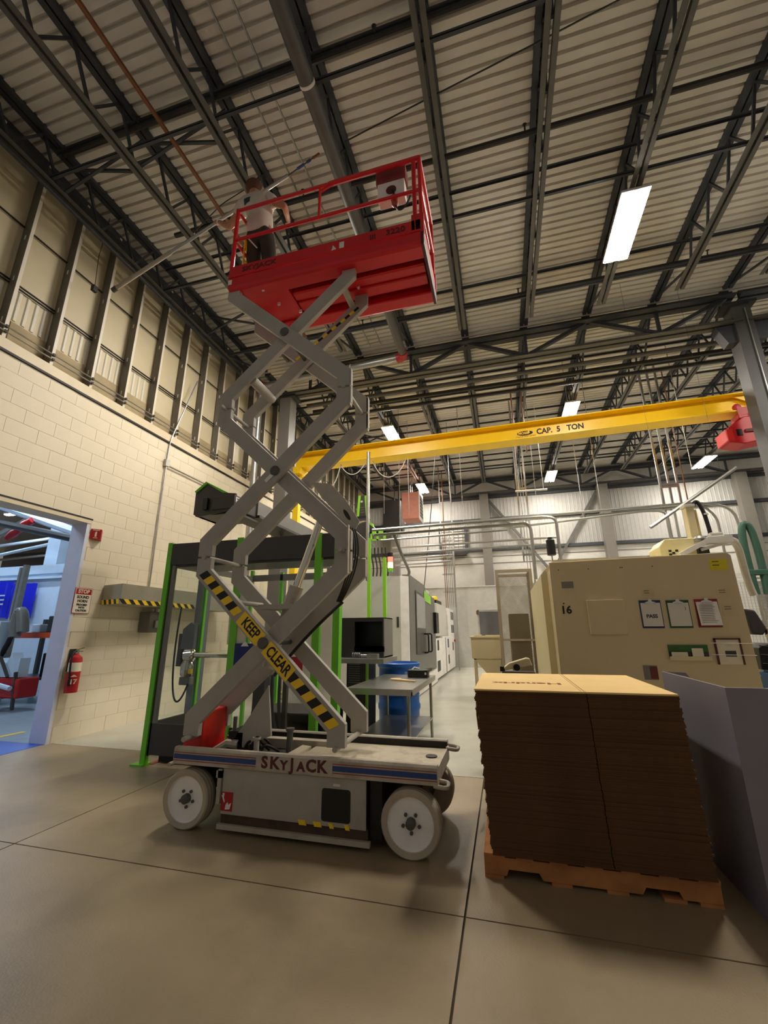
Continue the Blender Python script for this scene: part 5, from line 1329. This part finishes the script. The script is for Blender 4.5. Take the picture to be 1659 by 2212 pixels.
for txt, sz, z in (('SOUND',.054,1.925),('HORN',.054,1.868),('PROCEED',.038,1.815),('WITH',.036,1.775),('CAUTION',.038,1.733)):
    lettering('sign_lettering',txt,sz,(-5.9535,4.93,z),Y1,Z1,m_ink,t,bold=.0025)

# ------------------------------------------------------------------ the next room seen through the doorway
structure('wall_beyond_door', m_coolw, MB().box(-19,-6.2,9.05,9.2,0,3.05).box(-19,-18.9,0,9.2,0,6))
structure('trim_beyond_rail', m_coolw, MB().box(-19,-6.2,8.98,9.05,3.05,3.12).box(-19,-6.2,9.0,9.2,3.12,3.30).box(-19,-6.2,8.94,9.05,2.9,2.96))
structure('wall_beyond_back', m_mgrey, MB().box(-30,-6.2,19,19.2,0,7))
structure('ceiling_beyond_door', m_mmid, MB().box(-30,-6.32,-1,19,6.2,6.3))
t = wide_column(-13.25,-12.75,9.5,9.95,6.15,'pale blue column in the room beyond the doorway',m_coolw,False)
m_cool = emit('cool_lamp',(.62,.80,1.0),COOL)
for i,(x,y,z) in enumerate(((-8.3,1.6,4.8),(-11.5,5.2,5.6),(-11.0,7.6,5.7),(-14.0,11.5,5.7),(-12.0,14.5,5.7),(-17,11,5.7),(-15,7.6,5.7))):  # first strip is unseen, added to brighten the door jamb
    t = thing('strip_lamp', f'cool white strip lamp in the room beyond the doorway, {ORD[i]} from the opening', 'lamp', (x,y,z))
    MB().box(x-.75,x+.75,y-.1,y+.1,z+.03,z+.09).build('housing', m_white, t); MB().box(x-.72,x+.72,y-.08,y+.08,z+.0,z+.03).build('tube', m_cool, t)
    for s in (-.5,.5): MB().tube([(x+s,y,z+.09),(x+s,y,6.2)],.01,5).build('hanger', m_galv, t)
for i, (a, b, r, mm, lab) in enumerate(((W(-20,1085,8),W(228,1172,8),.11,m_coolw,'fat pale duct slanting across the next room ceiling'),
      (W(-20,1126,7.6),W(220,1176,7.6),.09,m_pipe,'thick black pipe slanting under the pale duct in the next room'),
      (W(-10,1160,10),W(150,1077,10),.1,m_mmid,'grey pipe crossing behind the black pipe in the next room'),
      (W(-5,1200,11),W(215,1152,11),.06,m_coolw,'thin white pipe low in the next room'),
      (W(-5,1180,12),W(215,1148,12),.06,m_coolw,'thin white pipe high in the next room'),
      (W(-5,1210,12.5),W(215,1188,12.5),.05,m_mmid,'thin grey pipe above the partition in the next room'))):
    o = pipe('overhead_pipe', lab, 'pipe', [tuple(a),tuple(b)], r, mm)
for i, (px,py,Y) in enumerate(((55,1133,7.9),(30,1152,8.2))):
    c = W(px,py,Y)
    one('pipe_fitting', ['red pipe fitting on the black pipe in the next room','red pipe fitting lower left in the next room'][i], 'fitting', m_ext, MB().tube([c+Vector((-.2,0,-.12)),c,c+Vector((.22,0,.10))],[.085,.11,.08],10), smooth=True)
t = thing('blue_tarp', 'bright blue tarp hung on the pale partition beyond the doorway, left piece', 'tarp', (-13.9,8.9,1.85))
def tarp(x0,x1,z0,z1,y,par):
    m = MB(); n = 14
    for i in range(n+1):
        x = x0+(x1-x0)*i/n; yy = y+.03*math.sin(i*1.9)
        m.v += [(x,yy,z0),(x,yy,z1),(x,yy+.01,z0),(x,yy+.01,z1)]
    for i in range(n):
        a = 4*i; m.f += [(a,a+4,a+5,a+1),(a+2,a+3,a+7,a+6),(a+1,a+5,a+7,a+3),(a,a+2,a+6,a+4)]; m.mi += [0]*4
    m.f += [(0,1,3,2),(4*n,4*n+2,4*n+3,4*n+1)]; m.mi += [0]*2
    return m.build('sheet', m_tarp, par, smooth=True)
tarp(-14.6,-13.45,1.85,2.87,8.9,t)
for k in range(3): MB().box(-13.75,-13.55,8.855,8.86,2.2+.12*k,2.24+.12*k).build('mark', m_coolw, t)
t = thing('blue_tarp', 'darker blue tarp beside the mast beyond the doorway, right piece', 'tarp', (-12.9,8.9,1.8)); tarp(-13.38,-12.52,1.82,2.78,8.9,t)
t = thing('lift_truck', 'parked lift truck with an upright mast and grey seat beyond the doorway', 'truck', (-10.2,7.0,0))
MB().bar((-10.24,7.0,0.05),(-10.24,7.0,2.9),.10,.08,up=(1,0,0)).bar((-10.38,7.0,0.05),(-10.38,7.0,2.85),.06,.06,up=(1,0,0)).build('mast', m_galv, t)
MB().tube(bez((-10.0,6.9,1.35),(-10.1,6.9,1.9),(-9.95,6.9,2.15),(-9.80,6.9,1.45),10),.11,10).build('seat_back', m_mmid, t, smooth=True)
MB().prism([(-11.2,.95),(-10.22,.95),(-10.18,1.66),(-11.2,1.70)],'y',6.7,7.0).build('panel', m_coolw, t)
MB().box(-11.3,-10.25,6.7,7.3,.1,.95).build('chassis', m_mgrey, t, bevel=.03)
MB().tube([(-10.3,6.9,.9),(-10.12,6.88,1.2),(-10.05,6.88,1.4)],.05,8).build('lever', m_black, t, smooth=True)
t = thing('storage_rack', 'storage rack with an orange beam holding parts beyond the doorway', 'rack', (-9.3,7.6,0))
for x in (-10.9,-8.4):
    for y in (7.4,8.1): MB().box(x,x+.08,y,y+.08,0,1.75).build('upright', m_mgrey, t)
for y in (7.38,8.14): MB().box(-10.9,-8.3,y,y+.05,1.32,1.44).build('beam', m_orange, t)
MB().box(-10.9,-8.3,7.43,8.14,1.40,1.44).build('shelf', m_mmid, t); MB().box(-10.9,-8.3,7.43,8.14,.45,.50).build('shelf', m_mgrey, t)
for i, (x0,x1,y0,z0,z1,mm,lab) in enumerate(((-10.4,-10.15,7.5,1.44,1.62,m_coolw,'white box at the left end of the orange rack shelf'),(-9.95,-9.6,7.5,1.44,1.80,m_mgrey,'dark motor casting on the orange rack shelf'),(-9.5,-9.1,7.5,1.44,1.56,m_coolw,'pale plastic bundle on the orange rack shelf'),(-9.1,-8.7,7.6,1.44,1.7,m_black,'black case at the right of the orange rack shelf'),(-9.9,-9.5,7.5,.50,1.0,m_black,'black bin on the low shelf of the orange rack'),(-9.35,-9.0,7.5,.50,.95,m_mmid,'grey bin on the low shelf of the orange rack'))):
    one('rack_load', lab, 'box', mm, MB().box(x0,x1,y0,y0+.45,z0+.001,z1), bevel=.02)
t = thing('red_cart', 'dark red cart with tubular legs beyond the doorway', 'cart', (-9.4,6.6,0))
MB().box(-9.75,-9.05,6.5,6.9,.22,.58).build('box', m_ext, t, bevel=.03)
for x in (-9.7,-9.1): MB().bar((x,6.52,.02),(x-.1,6.52,.7),.05,.04).build('leg', m_mgrey, t)
MB().tube([(-10.6,6.4,.75),(-9.9,6.4,.55),(-9.1,6.4,.42)],.045,8).build('tube', m_coolw, t, smooth=True)
MB().tube([(-10.4,6.4,.45),(-9.8,6.4,.18),(-9.3,6.4,.12)],.03,8).build('tube', m_mmid, t, smooth=True)
MB().obox((-9.82,6.38,.70),(.17,0,-.07),(0,.05,0),(.04,0,.10)).build('black_box', m_black, t)
MB().prism([(-9.75,.6),(-9.2,.6),(-9.2,.95),(-9.35,.85),(-9.45,1.05),(-9.55,.85),(-9.75,.95)],'y',6.55,6.75).build('paper_bag', m_coolw, t)
MB().bar((-9.55,6.42,.98),(-9.25,6.42,.62),.05,.03).build('handle', m_mgrey, t)
